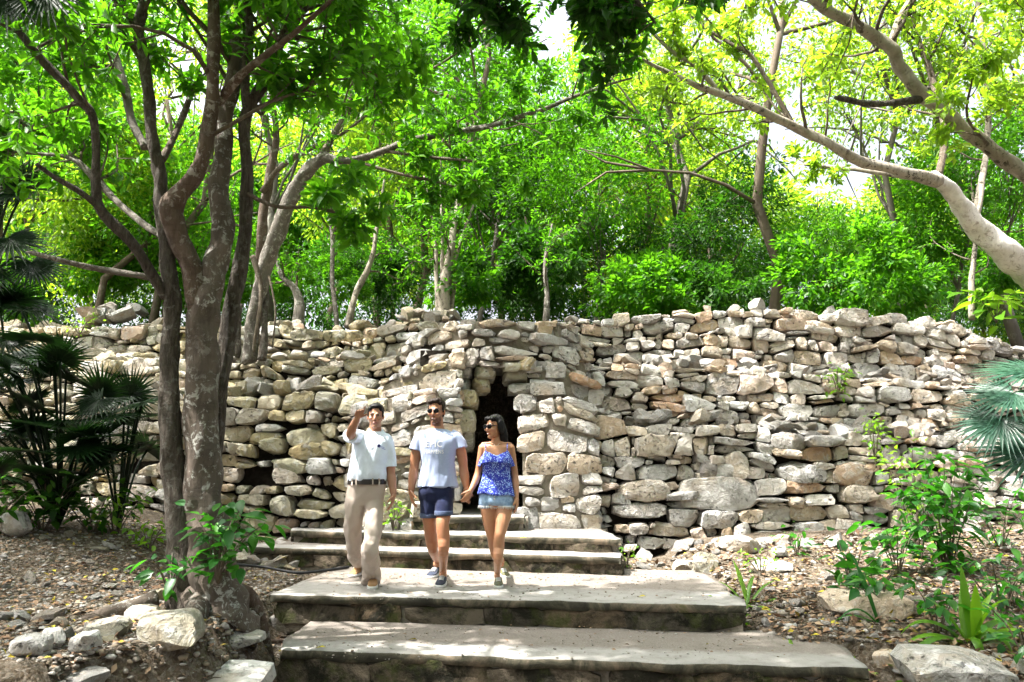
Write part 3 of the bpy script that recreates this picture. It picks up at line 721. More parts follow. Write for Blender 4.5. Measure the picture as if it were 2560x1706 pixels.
def grow(rs, mb, P, r, n, start=.35, L=(.6, 1.4), sub=4, up=.35, level=2):
    """side branches and twigs; returns leaf tips and directions"""
    tips = []; dirs = []; m = len(P)
    for j in range(n):
        t = start + (1 - start) * (j + rs.rand()) / n; i = min(int(t * (m - 1)), m - 2)
        p = P[i]; ax = P[i + 1] - P[i]; ax = ax / np.linalg.norm(ax)
        d = unit(rs.normal(size=3)); d = unit(d - ax * (d @ ax) * .4 + ax * .5 + np.array([0, 0, up]))
        ln = rs.uniform(*L) * (1.15 - .4 * t); rr = min(r[i] * .55, .03) * (.6 + .4 * rs.rand())
        q = [p]; dd = d.copy()
        for k in range(5):
            dd = unit(dd + rs.normal(size=3) * .22 + np.array([0, 0, .06])); q.append(q[-1] + dd * ln / 5)
        q = np.array(q); bark_tube(mb, q, np.linspace(rr, rr * .35, 6), 5, 0)
        tips.append(q[-1]); dirs.append(dd)
        if level > 1:
            for k in range(sub):
                a = q[rs.randint(2, 6)]; e = unit(rs.normal(size=3) + dd * .7 + np.array([0, 0, .2])); l2 = rs.uniform(.25, .6) * ln
                b1 = a + e * l2 * .5 + rs.normal(size=3) * .03; b2 = b1 + unit(e + rs.normal(size=3) * .4) * l2 * .5
                bark_tube(mb, [a, b1, b2], [rr * .4, rr * .3, rr * .18], 4, 0)
                tips += [b2, b1]; dirs += [b2 - b1, e]
    return np.array(tips), np.array(dirs)

def ground_root(root, name, mat, pts, r0):
    P = spline([(x, y, zg(x, y) + dz) for x, y, dz in pts], 6); mb = MB(); bark_tube(mb, P, np.linspace(r0, r0 * .35, len(P)), 9, .15); link(name, mb.mesh(name), MATS[mat], root)
def hand_tree(name, label, cat, base, trunks, leafmat, rs, per=11, size=.13, group=None, tmpl=T8, width=.4):
    """trunks: list of (part name, material, limb list, n branches, start, (len), sub)"""
    root = empty(name, base, label, cat, group); tips = []; dirs = []
    tw = MB()
    for k, (pn, mt, pl, nb, st, L, sub) in enumerate(trunks):
        mb = MB(); P, r = limb_pts(pl, 14 if pl[0][3] > 60 else 8, .03, k + len(name)); bark_tube(mb, P, r, 22 if r[0] > .06 else 11, .12)
        link(pn, mb.mesh(pn), MATS[mt], root)
        if nb:
            t, d = grow(rs, tw, P, r, nb, st, L, sub); tips.append(t); dirs.append(d)
    if tips:
        link('twigs', tw.mesh('twigs'), MATS['bark_brown'], root)['kind'] = 'stuff'
        tips = np.concatenate(tips); dirs = np.concatenate(dirs)
        V, Fc, A = leaf_geo(rs, *rosettes(rs, tips, dirs, per, size), width, tmpl)
        o = link('crown', np_mesh('crown', V, Fc, False, A), MATS[leafmat], root)
    return root

rs = np.random.RandomState(101)
# ---- the lichen-spotted tree in front
lt = hand_tree('lichen_tree', 'thick tree with white lichen spots on its brown trunk, beside the steps', 'tree', at(530, 1560, 6.4), [
    ('trunk', 'bark_lichen', [(556, 1580, 6.36, 205), (548, 1500, 6.40, 168), (528, 1380, 6.42, 140), (512, 1250, 6.45, 118), (505, 1080, 6.45, 108), (503, 900, 6.45, 102), (508, 780, 6.45, 100), (530, 690, 6.5, 86), (552, 600, 6.55, 72), (548, 470, 6.6, 64), (556, 330, 6.65, 60), (582, 190, 6.7, 54), (604, 60, 6.75, 50), (610, -100, 6.8, 46), (640, -400, 6.9, 30), (700, -650, 7, 14)], 7, .7, (.9, 1.9), 5),
    ('limb', 'bark_red', [(512, 900, 6.45, 40), (500, 790, 6.44, 74), (482, 690, 6.42, 74), (450, 600, 6.38, 68), (432, 530, 6.35, 76), (450, 492, 6.33, 66), (490, 440, 6.3, 56), (518, 360, 6.3, 50), (530, 220, 6.3, 44), (534, 60, 6.3, 42), (536, -140, 6.3, 38), (560, -420, 6.2, 26), (600, -700, 6.0, 14)], 6, .6, (.9, 1.8), 5),
    ('limb', 'bark_red', [(548, 255, 6.45, 34), (600, 190, 6.3, 30), (650, 150, 6.1, 24), (760, 60, 5.8, 18), (880, -60, 5.5, 10)], 8, .3, (.5, 1.1), 4),
    ('limb', 'bark_lichen', [(530, -60, 6.3, 26), (480, -260, 5.6, 22), (380, -520, 4.7, 18), (250, -800, 3.9, 12), (150, -1000, 3.3, 6)], 7, .25, (.8, 1.6), 5),
    ('limb', 'bark_red', [(606, 20, 6.75, 30), (760, -120, 6.2, 24), (960, -300, 5.6, 18), (1150, -520, 5.0, 10), (1300, -700, 4.5, 6)], 12, .3, (.7, 1.5), 5),
], 'leaf_mid', rs, 12, .15)
for pts, r0 in (([(-2.42, 6.35, .12), (-2.32, 6.15, .06), (-2.30, 5.9, .02), (-2.36, 5.65, -.05)], .11), ([(-2.3, 6.5, .16), (-2.12, 6.75, .06), (-2.0, 6.95, .05), (-2.12, 7.1, .03), (-2.2, 7.4, .0)], .065),
                ([(-2.35, 6.55, .2), (-2.2, 6.9, .05), (-2.25, 7.3, .05), (-2.05, 7.6, .02)], .05), ([(-2.7, 6.3, .1), (-2.95, 6.1, .03), (-3.15, 6.05, -.03)], .08)):
    ground_root(lt, 'root', 'bark_lichen' if r0 > .07 else 'bark_red', pts, r0)
LATER = [(-1.3, 5.5, 8.8, 1.8), (.8, 6.6, 9.2, 1.7)]      # unseen crowns added above the picture to shade steps and ground
# ---- dark twisted stems on either side of it
hand_tree('dark_tree', 'dark furrowed tree stem growing close against the lichen-spotted trunk, on its left', 'tree', at(450, 1520, 6.5), [
    ('trunk', 'bark_dark', [(470, 1570, 6.4, 150), (462, 1490, 6.4, 112), (455, 1380, 6.42, 92), (440, 1240, 6.42, 74), (426, 1080, 6.42, 66), (424, 900, 6.42, 60), (428, 760, 6.42, 54), (420, 640, 6.42, 50), (408, 540, 6.42, 46), (402, 440, 6.42, 44), (386, 360, 6.4, 40), (374, 250, 6.38, 38), (362, 150, 6.35, 38), (345, 75, 6.3, 36), (362, -20, 6.2, 36), (380, -250, 6.0, 28), (360, -520, 5.6, 14)], 8, .72, (.9, 1.8), 5),
    ('limb', 'bark_dark', [(415, 745, 6.4, 32), (340, 620, 6.2, 36), (255, 530, 6.05, 36), (240, 460, 6.0, 30), (236, 300, 5.95, 28), (190, 240, 5.9, 30), (110, 150, 5.8, 28), (40, 60, 5.7, 26), (-60, -60, 5.5, 22), (-220, -220, 5.2, 12)], 12, .45, (.6, 1.3), 4),
    ('limb', 'bark_dark', [(260, 530, 6.05, 24), (200, 480, 5.9, 20), (130, 440, 5.8, 16), (90, 410, 5.7, 13)], 0, 0, 0, 0),
    ('limb', 'bark_grey', [(420, 600, 6.7, 20), (330, 540, 7.0, 22), (240, 450, 7.3, 22), (130, 350, 7.5, 18), (20, 290, 7.6, 14), (-120, 240, 7.7, 8)], 12, .3, (.6, 1.3), 4),
    ('limb', 'bark_grey', [(250, 470, 7.2, 14), (180, 400, 7.2, 13), (90, 385, 7.2, 11), (-20, 380, 7.2, 8)], 7, .3, (.4, .9), 4),
    ('limb', 'bark_grey', [(425, 700, 7.4, 18), (350, 690, 7.3, 22), (240, 670, 7.2, 20), (110, 640, 7.0, 16), (70, 630, 7.0, 10)], 0, 0, 0, 0),
    ('limb', 'bark_brown', [(405, 400, 6.5, 28), (440, 330, 6.7, 22), (475, 250, 6.9, 20), (500, 180, 7.0, 16)], 3, .5, (.4, .8), 3),
    ('limb', 'bark_grey', [(360, 370, 7.0, 26), (330, 300, 7.1, 28), (310, 210, 7.1, 28), (270, 100, 7.2, 28), (215, 75, 7.3, 22), (140, 70, 7.4, 16)], 10, .3, (.6, 1.2), 4),
    ('limb', 'bark_dark', [(370, -100, 6.1, 28), (200, -300, 5.2, 22), (0, -500, 4.4, 16), (-200, -700, 3.8, 8)], 9, .25, (.7, 1.6), 5),
], 'leaf_mid', rs, 12, .14)
hand_tree('dark_tree', 'dark furrowed stem leaning off the lichen-spotted trunk to its right', 'tree', at(540, 1300, 6.75), [
    ('trunk', 'bark_dark', [(520, 1400, 6.75, 60), (535, 1150, 6.75, 52), (546, 1000, 6.75, 50), (565, 850, 6.75, 54), (590, 720, 6.75, 52), (610, 600, 6.75, 46), (617, 470, 6.75, 40), (612, 340, 6.75, 38), (622, 270, 6.75, 40), (660, 200, 6.75, 38), (705, 100, 6.7, 34), (770, 0, 6.6, 32), (900, -180, 6.3, 22), (1050, -400, 6.0, 10)], 11, .62, (.8, 1.6), 5),
    ('limb', 'bark_dark', [(618, 290, 6.7, 30), (612, 200, 6.6, 32), (622, 80, 6.5, 30), (620, -60, 6.4, 28), (600, -300, 6.2, 14)], 6, .4, (.8, 1.5), 4),
    ('limb', 'bark_brown', [(612, 480, 6.75, 16), (690, 515, 6.6, 13), (780, 520, 6.5, 12), (860, 540, 6.4, 8), (930, 600, 6.3, 4)], 5, .4, (.2, .5), 3),
    ('limb', 'bark_brown', [(720, 90, 6.7, 22), (820, 110, 6.8, 16), (900, 160, 6.9, 12), (960, 200, 7.0, 8)], 9, .2, (.5, 1.0), 4),
], 'leaf_mid', rs, 12, .15)
WS[0] = .82
# ---- leaning grey tree with the long arm, rooted on the terrace
hand_tree('leaning_tree', 'grey leaning tree rooted on the left terrace, one long limb reaching over the doorway', 'tree', at(640, 880, 11.4), [
    ('trunk', 'bark_grey', [(625, 905, 11.3, 62), (635, 800, 11.3, 56), (655, 700, 11.3, 58), (682, 610, 11.2, 66), (720, 510, 11.1, 62), (765, 430, 11.0, 56), (815, 390, 10.9, 46)], 0, 0, 0, 0),
    ('limb', 'bark_grey', [(810, 392, 10.9, 44), (880, 400, 10.8, 30), (960, 375, 10.7, 28), (1040, 350, 10.6, 27), (1150, 330, 10.5, 24), (1260, 305, 10.4, 22), (1380, 265, 10.3, 18), (1480, 225, 10.2, 14), (1580, 195, 10.1, 8)], 14, .35, (.5, 1.2), 4),
    ('limb', 'bark_brown', [(800, 400, 10.9, 30), (840, 330, 11.0, 26), (880, 250, 11.2, 24), (900, 150, 11.4, 20), (880, 40, 11.6, 16), (860, -80, 11.8, 10)], 14, .25, (.9, 1.8), 5),
    ('limb', 'bark_brown', [(950, 375, 10.7, 16), (1050, 390, 10.6, 14), (1150, 400, 10.5, 12), (1240, 415, 10.5, 7)], 8, .3, (.4, .9), 4),
    ('limb', 'bark_brown', [(870, 400, 10.8, 16), (980, 430, 10.7, 13), (1090, 455, 10.6, 10), (1200, 480, 10.6, 6)], 8, .4, (.4, .9), 4),
    ('limb', 'bark_red', [(640, 820, 11.6, 34), (650, 690, 11.6, 36), (655, 560, 11.6, 40), (675, 440, 11.6, 36), (690, 330, 11.6, 26), (680, 230, 11.6, 22), (700, 100, 11.6, 18), (720, -40, 11.6, 10)], 16, .5, (.8, 1.7), 5),
    ('limb', 'bark_brown', [(655, 480, 11.5, 26), (700, 420, 11.3, 22), (780, 370, 11.2, 20), (860, 330, 11.1, 12), (960, 250, 11, 8)], 8, .4, (.6, 1.2), 4),
    ('limb', 'bark_brown', [(870, 250, 11.2, 16), (980, 200, 11, 14), (1080, 170, 10.8, 12), (1170, 110, 10.6, 9), (1250, 40, 10.4, 5)], 14, .2, (.6, 1.3), 5),
    ('root', 'bark_dark', [(600, 760, 11.5, 26), (590, 830, 11.4, 36), (585, 890, 11.3, 44)], 0, 0, 0, 0),
    ('root', 'bark_dark', [(668, 700, 11.4, 16), (662, 800, 11.3, 26), (655, 900, 11.2, 36)], 0, 0, 0, 0),
    ('root', 'bark_brown', [(672, 690, 11.2, 9), (690, 780, 11.1, 8), (682, 870, 11.1, 7)], 0, 0, 0, 0),
    ('root', 'bark_brown', [(630, 640, 11.1, 22), (652, 720, 11.1, 18), (645, 800, 11.0, 14), (635, 880, 11.0, 12)], 0, 0, 0, 0),
], 'leaf_mid', rs, 11, .15)
# ---- pale tree arching in from the right
hand_tree('arching_tree', 'pale mottled tree arching in over the right terrace from the edge of the picture', 'tree', at(2700, 900, 12.6), [
    ('trunk', 'bark_white', [(2800, 1000, 12.6, 150), (2700, 820, 12.5, 118), (2590, 700, 12.4, 112), (2500, 620, 12.2, 104), (2430, 550, 12.0, 84), (2385, 490, 11.8, 66), (2330, 445, 11.6, 54)], 0, 0, 0, 0),
    ('limb', 'bark_pale', [(2345, 452, 11.6, 56), (2260, 432, 11.4, 44), (2150, 400, 11.2, 42), (2060, 355, 11.0, 40), (1990, 320, 10.9, 38), (1900, 275, 10.7, 34), (1800, 235, 10.5, 30), (1720, 205, 10.3, 22), (1650, 170, 10.2, 16), (1580, 140, 10.1, 12), (1500, 135, 10.0, 7)], 14, .3, (.5, 1.2), 4),
    ('limb', 'bark_brown', [(1985, 318, 10.9, 24), (1940, 240, 11.0, 20), (1880, 140, 11.1, 18), (1820, 105, 11.2, 16), (1740, 50, 11.3, 14), (1690, -20, 11.4, 10)], 12, .25, (.6, 1.2), 4),
    ('limb', 'bark_pale', [(1800, 235, 10.5, 22), (1740, 165, 10.4, 20), (1680, 130, 10.3, 15), (1610, 60, 10.2, 10)], 8, .3, (.5, 1.0), 4),
    ('limb', 'bark_pale', [(2320, 450, 11.7, 24), (2180, 428, 12, 22), (2080, 420, 12.2, 18), (2010, 410, 12.3, 12)], 4, .5, (.3, .6), 3),
    ('limb', 'bark_brown', [(2350, 440, 11.8, 30), (2360, 330, 12, 26), (2330, 200, 12.3, 26), (2290, 80, 12.6, 22), (2280, -60, 12.8, 14)], 14, .2, (.7, 1.5), 5),
    ('limb', 'bark_pale', [(2440, 540, 12.0, 34), (2460, 420, 12.2, 24), (2470, 250, 12.4, 24), (2455, 100, 12.6, 22), (2440, -40, 12.8, 14)], 14, .3, (.7, 1.5), 5),
], 'leaf_bright', rs, 11, .14)
hand_tree('mottled_tree', 'near dark-and-white mottled bough slanting across the upper right, with a broken stub', 'tree', at(2900, 1100, 8.8), [
    ('trunk', 'bark_pale', [(3000, 1200, 8.8, 130), (2850, 800, 8.6, 96), (2700, 560, 8.4, 80), (2570, 445, 8.2, 66), (2480, 375, 8.1, 60), (2390, 305, 8.0, 58), (2310, 240, 7.9, 58), (2250, 170, 7.8, 54), (2225, 120, 7.7, 54), (2140, 60, 7.6, 50), (2060, 20, 7.5, 46), (2000, -40, 7.4, 40), (1900, -160, 7.2, 26), (1780, -300, 7, 12)], 14, .6, (.7, 1.5), 4),
    ('limb', 'bark_pale', [(2228, 130, 7.7, 38), (2240, 70, 7.8, 30), (2270, 10, 7.9, 26), (2310, -100, 8, 16)], 6, .3, (.6, 1.1), 4),
    ('broken_stub', 'bark_dark', [(2300, 248, 7.9, 34), (2240, 258, 7.85, 28), (2170, 258, 7.8, 26), (2100, 248, 7.75, 24), (2092, 244, 7.74, 16)], 0, 0, 0, 0),
    ('limb', 'bark_brown', [(2560, 440, 8.2, 30), (2640, 300, 8, 26), (2660, 100, 7.6, 20), (2600, -100, 7.2, 12)], 16, .15, (.6, 1.4), 5),
    ('limb', 'bark_brown', [(2480, 372, 8.1, 14), (2420, 300, 7.6, 12), (2430, 200, 7.2, 8)], 6, .2, (.4, .8), 4),
], 'leaf_bright', rs, 11, .13)
WS[0] = 1.0
# dark leaf sprays hanging into the top of the picture from boughs above
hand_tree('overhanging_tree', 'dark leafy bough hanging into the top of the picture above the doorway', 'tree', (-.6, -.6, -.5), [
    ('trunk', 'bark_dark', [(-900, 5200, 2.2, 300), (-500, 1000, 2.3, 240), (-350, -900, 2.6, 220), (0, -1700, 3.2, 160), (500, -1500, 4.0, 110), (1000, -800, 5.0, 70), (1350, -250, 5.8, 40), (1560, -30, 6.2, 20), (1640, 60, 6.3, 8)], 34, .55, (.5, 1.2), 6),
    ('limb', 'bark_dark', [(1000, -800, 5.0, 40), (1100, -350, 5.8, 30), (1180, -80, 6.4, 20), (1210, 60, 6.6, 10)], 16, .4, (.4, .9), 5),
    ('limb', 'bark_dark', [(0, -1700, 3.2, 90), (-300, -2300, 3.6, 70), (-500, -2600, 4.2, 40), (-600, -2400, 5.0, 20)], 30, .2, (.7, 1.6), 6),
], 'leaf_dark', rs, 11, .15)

# ------------------------------------------------------------------ trees of the wood behind the wall
def crown_mesh(seed, nclus, per, leaf, mat, zs=.85, width=.42):
    rs = np.random.RandomState(seed); C = []
    lobes = unit(rs.normal(size=(11, 3))) * rs.uniform(.35, .8, (11, 1)); lr = rs.uniform(.22, .46, 11)
    while len(C) < nclus:
        k = rs.randint(11); p = lobes[k] + unit(rs.normal(size=3)) * lr[k] * rs.rand() ** .35
        C.append(p * np.array([1, 1, zs]))
    C = np.array(C); V, Fc, A = leaf_geo(rs, *cluster_leaves(rs, C, unit(C), per, .13, leaf), width, T4, .9)
    return np_mesh('crown', V, Fc, False, A, MATS[mat])
def wood_trunk(seed, mat):
    rs = np.random.RandomState(seed); mb = MB(); P = [np.array([0, 0, 0.])]
    for k in range(7): P.append(P[-1] + np.array([rs.normal(0, .03), rs.normal(0, .03), .14]))
    P = np.array(P); bark_tube(mb, P, np.linspace(.016, .008, 8), 8, .1)
    for k in range(9):
        i = rs.randint(3, 8); d = unit(np.array([rs.normal(), rs.normal(), .9])); q = [P[i]]
        for j in range(5): d = unit(d + rs.normal(size=3) * .2); q.append(q[-1] + d * .1)
        bark_tube(mb, q, np.linspace(.006, .0015, 6), 5, 0)
        for j in range(2):
            e = unit(d + rs.normal(size=3) * .7); bark_tube(mb, [q[3], q[3] + e * .12, q[3] + e * .2 + rs.normal(size=3) * .03], [.004, .003, .001], 4, 0)
    me = mb.mesh('trunk'); me.materials.append(MATS[mat]); return me
CRM = {m: [crown_mesh(200 + 10 * i + k, 250, 32, .058, m) for k in range(2)] for i, m in enumerate(('leaf_mid', 'leaf_bright', 'leaf_dark'))}
CRM['bush'] = [crown_mesh(330 + k, 90, 26, .125, m, .9, .5) for k, m in enumerate(('leaf_mid', 'leaf_dark', 'leaf_mid'))]
SPARSE = [crown_mesh(300 + k, 200, 22, .05, 'leaf_bright') for k in range(2)]
TRK = [wood_trunk(400 + k, m) for k, m in enumerate(('bark_grey', 'bark_brown', 'bark_brown'))]
for k, (x, y, z, r) in enumerate(LATER):
    link('crown', SPARSE[k % 2], None, lt, (x, y, z), (.1, .2, k * 2.1), (r, r, r * .8))
    mb = MB(); bark_tube(mb, spline([(-2.6, 6.7, 5.5), ((x - 2.6) / 2, y + .3, 7.4), (x, y, z)], 6), np.linspace(.07, .02, 13), 9, .1); link('limb', mb.mesh('limb'), MATS['bark_lichen'], lt)
rs = np.random.RandomState(7)
def wood_tree(px, py, d, rad, kind, label, group, trunk=True, name='forest_tree', cat='tree', zs=1.0, n=1):
    c = at(px, py, d); g = 3.1 if d > 13.3 else zg(c.x, c.y); root = empty(name, (c.x, c.y, g), label, cat, group)
    pool = SPARSE if kind == 'sparse' else CRM[kind]
    for k in range(n):
        off = Vector((rs.normal(0, .35), rs.normal(0, .35), rs.normal(0, .25))) * rad if k else Vector((0, 0, 0))
        link('crown', pool[rs.randint(len(pool))], None, root, c + off, (rs.uniform(-.3, .3), rs.uniform(-.3, .3), rs.uniform(0, 6.28)), (rad, rad, rad * zs))
    if trunk:
        H = c.z - g + rad * .5; link('trunk', TRK[rs.randint(3)], None, root, (c.x, c.y, g - .1), (rs.uniform(-.06, .06), rs.uniform(-.06, .06), rs.uniform(0, 6.28)), (H * rs.uniform(.7, 1.1),) * 2 + (H,))
    return root
GA = 'trees of the wood behind the wall'
ORD = 'first second third fourth fifth sixth seventh eighth ninth tenth eleventh twelfth thirteenth fourteenth fifteenth sixteenth seventeenth eighteenth nineteenth twentieth'.split()
def nth(k, n): return ORD[k] + ' from the left' if k <= n // 2 else (ORD[n - 1 - k] + ' from the right')
# far wall of trees
for k in range(13):
    px = -250 + k * 245 + rs.uniform(-60, 60); d = rs.uniform(25, 34)
    if 1750 < px < 2200: continue
    wood_tree(px, rs.uniform(520, 640) if px < 1650 else rs.uniform(640, 700), d, rs.uniform(3.6, 4.6), ('leaf_mid', 'leaf_bright')[k % 2], 'distant tree at the back of the wood, ' + nth(k, 13) + ' in its row', GA, n=2)
for k in range(12):
    px = -200 + k * 250 + rs.uniform(-60, 60); d = rs.uniform(20, 26)
    if 1750 < px < 2100: continue
    wood_tree(px, rs.uniform(340, 440) if 700 < px < 1650 else rs.uniform(560, 630) if px > 1650 else rs.uniform(430, 520), d, rs.uniform(2.6, 3.2), ('leaf_mid', 'leaf_bright', 'leaf_mid')[k % 3], 'tall leafy tree in the middle of the wood, ' + nth(k, 12), GA, n=1)
# middle trees, individually placed
for (px, py, d, r, kind, lab) in (
    (1480, 520, 17, 2.2, 'leaf_mid', 'full green tree crown behind the gateway, left of the bright gap'),
    (1640, 380, 19, 2.4, 'leaf_bright', 'sunlit yellow-green tree crown above the middle of the wall'),
    (1780, 570, 16.5, 1.9, 'leaf_dark', 'broad dark green tree behind the top of the right wall'),
    (1380, 330, 19, 2.3, 'leaf_mid', 'green tree crown behind the tip of the long grey limb'),
    (1180, 440, 18, 2.2, 'leaf_dark', 'green tree crown seen under the long grey limb'),
    (960, 330, 18.5, 2.5, 'leaf_bright', 'light green tree crown behind the leaning grey tree'),
    (260, 330, 13.8, 2.4, 'leaf_bright', 'glowing light green tree behind the dark branches on the left'),
    (60, 520, 15, 2.3, 'leaf_bright', 'light green tree at the left edge behind the palms'),
    (430, 560, 14.5, 1.9, 'leaf_mid', 'green tree behind the lichen-spotted trunk'),
    (60, 160, 13.5, 2.0, 'leaf_mid', 'leafy tree filling the upper left corner behind the hanging palm'),
    (2330, 560, 15.5, 1.8, 'leaf_mid', 'green tree behind the pale arching trunk'),
    (2520, 430, 14.5, 2.0, 'leaf_mid', 'green tree at the right edge behind the mottled bough'),
    (2080, 640, 16, 1.4, 'leaf_mid', 'low green tree above the right wall, under the arching limb'),
    (2200, 250, 15.5, 2.6, 'sparse', 'thin sunlit tree crown in the bright upper right'),
    (1900, 180, 16, 2.5, 'sparse', 'thin sunlit tree crown above the arching limb'),
    (2480, 120, 14.5, 2.5, 'sparse', 'thin sunlit crown in the upper right corner'),
    (1640, 120, 16.5, 2.1, 'sparse', 'thin light crown just right of the hanging dark leaves'),
    (720, 160, 15, 2.4, 'sparse', 'thin light crown behind the forked dark stem'),
    (1100, 160, 15, 2.2, 'leaf_mid', 'green crown above the long limb, top middle'),
    (420, 90, 14, 2.0, 'sparse', 'thin light crown behind the upper stems on the left')):
    wood_tree(px, py, d, r, kind, lab, GA)
# thin bare stems that stand just behind the wall
for (pl, mat, lab) in (
    ([(1108, 815, 13.0, 46), (1112, 740, 13.0, 40), (1120, 660, 13.1, 28), (1135, 570, 13.2, 20), (1150, 470, 13.3, 13), (1170, 380, 13.4, 7)], 'bark_pale', 'slim pale tree fanning into thin stems just behind the gateway top'),
    ([(745, 830, 13.2, 44), (750, 770, 13.2, 36), (735, 720, 13.3, 22), (705, 690, 13.4, 16), (690, 640, 13.5, 10)], 'bark_grey', 'short crooked grey tree behind the left terrace'),
    ([(842, 825, 13.2, 16), (832, 700, 13.3, 15), (828, 560, 13.4, 13), (800, 440, 13.5, 9)], 'bark_grey', 'straight thin grey stem behind the left terrace'),
    ([(868, 820, 13.3, 26), (890, 740, 13.3, 22), (925, 660, 13.4, 18), (945, 560, 13.5, 12), (960, 450, 13.6, 7)], 'bark_pale', 'pale thin tree leaning to the right behind the left terrace'),
    ([(1365, 805, 13.0, 22), (1368, 740, 13.0, 18), (1362, 660, 13.1, 12), (1380, 560, 13.2, 6)], 'bark_grey', 'single thin grey stem just right of the gateway top'),
    ([(2430, 800, 12.9, 20), (2428, 700, 13.0, 18), (2440, 600, 13.1, 14), (2430, 480, 13.2, 8)], 'bark_pale', 'thin pale stem standing behind the right end of the wall')):
    trunks = [('trunk', mat, pl, 6, .4, (.5, 1.1), 4)]
    if lab.startswith('slim'):
        for dx, ex in ((-14, -60), (10, 90), (-4, -20), (16, 40)):
            trunks.append(('limb', mat, [(1110 + dx, 790, 13.0, 18), (1112 + dx * 1.5, 700, 13.1, 14), (1115 + ex * .5, 580, 13.2, 10), (1120 + ex, 440, 13.4, 5)], 4, .4, (.4, .9), 4))
    hand_tree('slim_tree', lab, 'tree', at(pl[0][0], pl[0][1], pl[0][2]), trunks, 'leaf_mid', rs, 8, .11, 'slim stems behind the wall')
for k in range(15):
    wood_tree(-150 + k * 190 + rs.uniform(-40, 40), rs.uniform(690, 740), rs.uniform(17, 21), rs.uniform(1.5, 2.1), 'leaf_dark', 'dark thicket deep in the wood behind the wall, ' + nth(k, 15), 'thickets in the wood', False, 'thicket', 'bush', .8)  # dark leaf colour stands in for shadow pockets between the trees
# undergrowth along the wall top
GU = 'bushes along the top of the wall'
for k in range(24):
    px = -60 + k * 112 + rs.uniform(-30, 30); d = rs.uniform(13.7, 15.2)
    if k % 4 == 2: continue
    wood_tree(px, rs.uniform(650, 745), d, rs.uniform(.55, 1.2), 'bush', 'leafy bush growing along the top of the wall, ' + nth(k, 24), GU, False, 'bush', 'bush')

def relabel(start):
    L = sorted([o for o in COL.objects if o.parent is None and str(o.get('label', '')).startswith(start)], key=lambda o: o.location.x / o.location.y)
    for k, o in enumerate(L): o['label'] = start + ', ' + nth(k, len(L)) + ' in its row'
for st in ('distant tree at the back of the wood', 'tall leafy tree in the middle of the wood', 'dark thicket deep in the wood behind the wall', 'leafy bush growing along the top of the wall'): relabel(st)
# trees added round the photographer, nearly all unseen, to block skylight and sun
for k, (x, y, z, r, kd, lab, over) in enumerate((
    (-8.5, 8.0, 7.0, 2.8, 'leaf_mid', 'unseen tree beyond the left edge, added to shade the palms', None), (-6.7, 9.6, 6.6, 2.1, 'leaf_mid', 'tree in the upper left corner, shading the left terraces', None),
    (-7.5, 5.0, 7.3, 2.4, 'leaf_mid', 'unseen tree left of the photographer, added to shade the gravel slope', None), (-9.5, 3.0, 3.5, 3.0, 'leaf_dark', 'unseen low tree beyond the left edge, added for shade', None), (-7, -2.5, 4.5, 3.4, 'leaf_dark', 'unseen tree behind the photographer, far left, added for shade', None), (-3.0, -4.0, 5.2, 3.4, 'leaf_dark', 'unseen tree behind the photographer, left, added for shade', None),
    (1.0, -4.5, 5.0, 3.4, 'leaf_dark', 'unseen tree behind the photographer, middle, added for shade', None), (5.0, -4.0, 5.2, 3.4, 'leaf_dark', 'unseen tree behind the photographer, right, added for shade', None), (9.0, -1.5, 4.8, 3.4, 'leaf_dark', 'unseen tree behind the photographer, far right, added for shade', None), (10.5, 3.5, 4.0, 3.0, 'leaf_dark', 'unseen tree beyond the right edge, added for shade', None),
    (-1.0, -3.0, 8.8, 3.0, 'leaf_mid', 'unseen tall tree behind the photographer, left of the middle, added for shade', (0.2, 2.6, 8.8, 2.7)), (3.5, -2.0, 8.6, 3.0, 'leaf_mid', 'unseen tall tree behind the photographer, right of the middle, added for shade', (4.2, 4.6, 9.2, 2.5)),
    (-5.5, -.5, 8.6, 2.8, 'leaf_mid', 'unseen tall tree behind the photographer, on the far left, added for shade', (-3.6, 3.0, 9.8, 2.3)), (7.5, 1.5, 8.0, 2.6, 'leaf_mid', 'unseen tall tree right of the photographer, added for shade', None))):
    root = empty('shade_tree', (x, y, -.3), lab, 'tree', 'trees round the photographer')
    link('crown', CRM[kd][k % 2], None, root, (x, y, z), (0, .2, k * 1.3), (r, r, r * .85))
    link('trunk', TRK[0], None, root, (x - .4, y - .3, -.4), (0, 0, 1), (z * .9, z * .9, z))
    if over:      # an unseen bough and crown added over the clearing to block skylight
        link('crown', CRM[kd][(k + 1) % 2], None, root, over[:3], (.1, 0, k * .7), (over[3], over[3], over[3] * .8))
        mb = MB(); bark_tube(mb, spline([(x - .4, y - .3, z * .75), ((x + over[0]) / 2, (y + over[1]) / 2, over[2] - .3), over[:3]], 6), np.linspace(.12, .03, 13), 9, .1); link('limb', mb.mesh('limb'), MATS['bark_grey'], root)
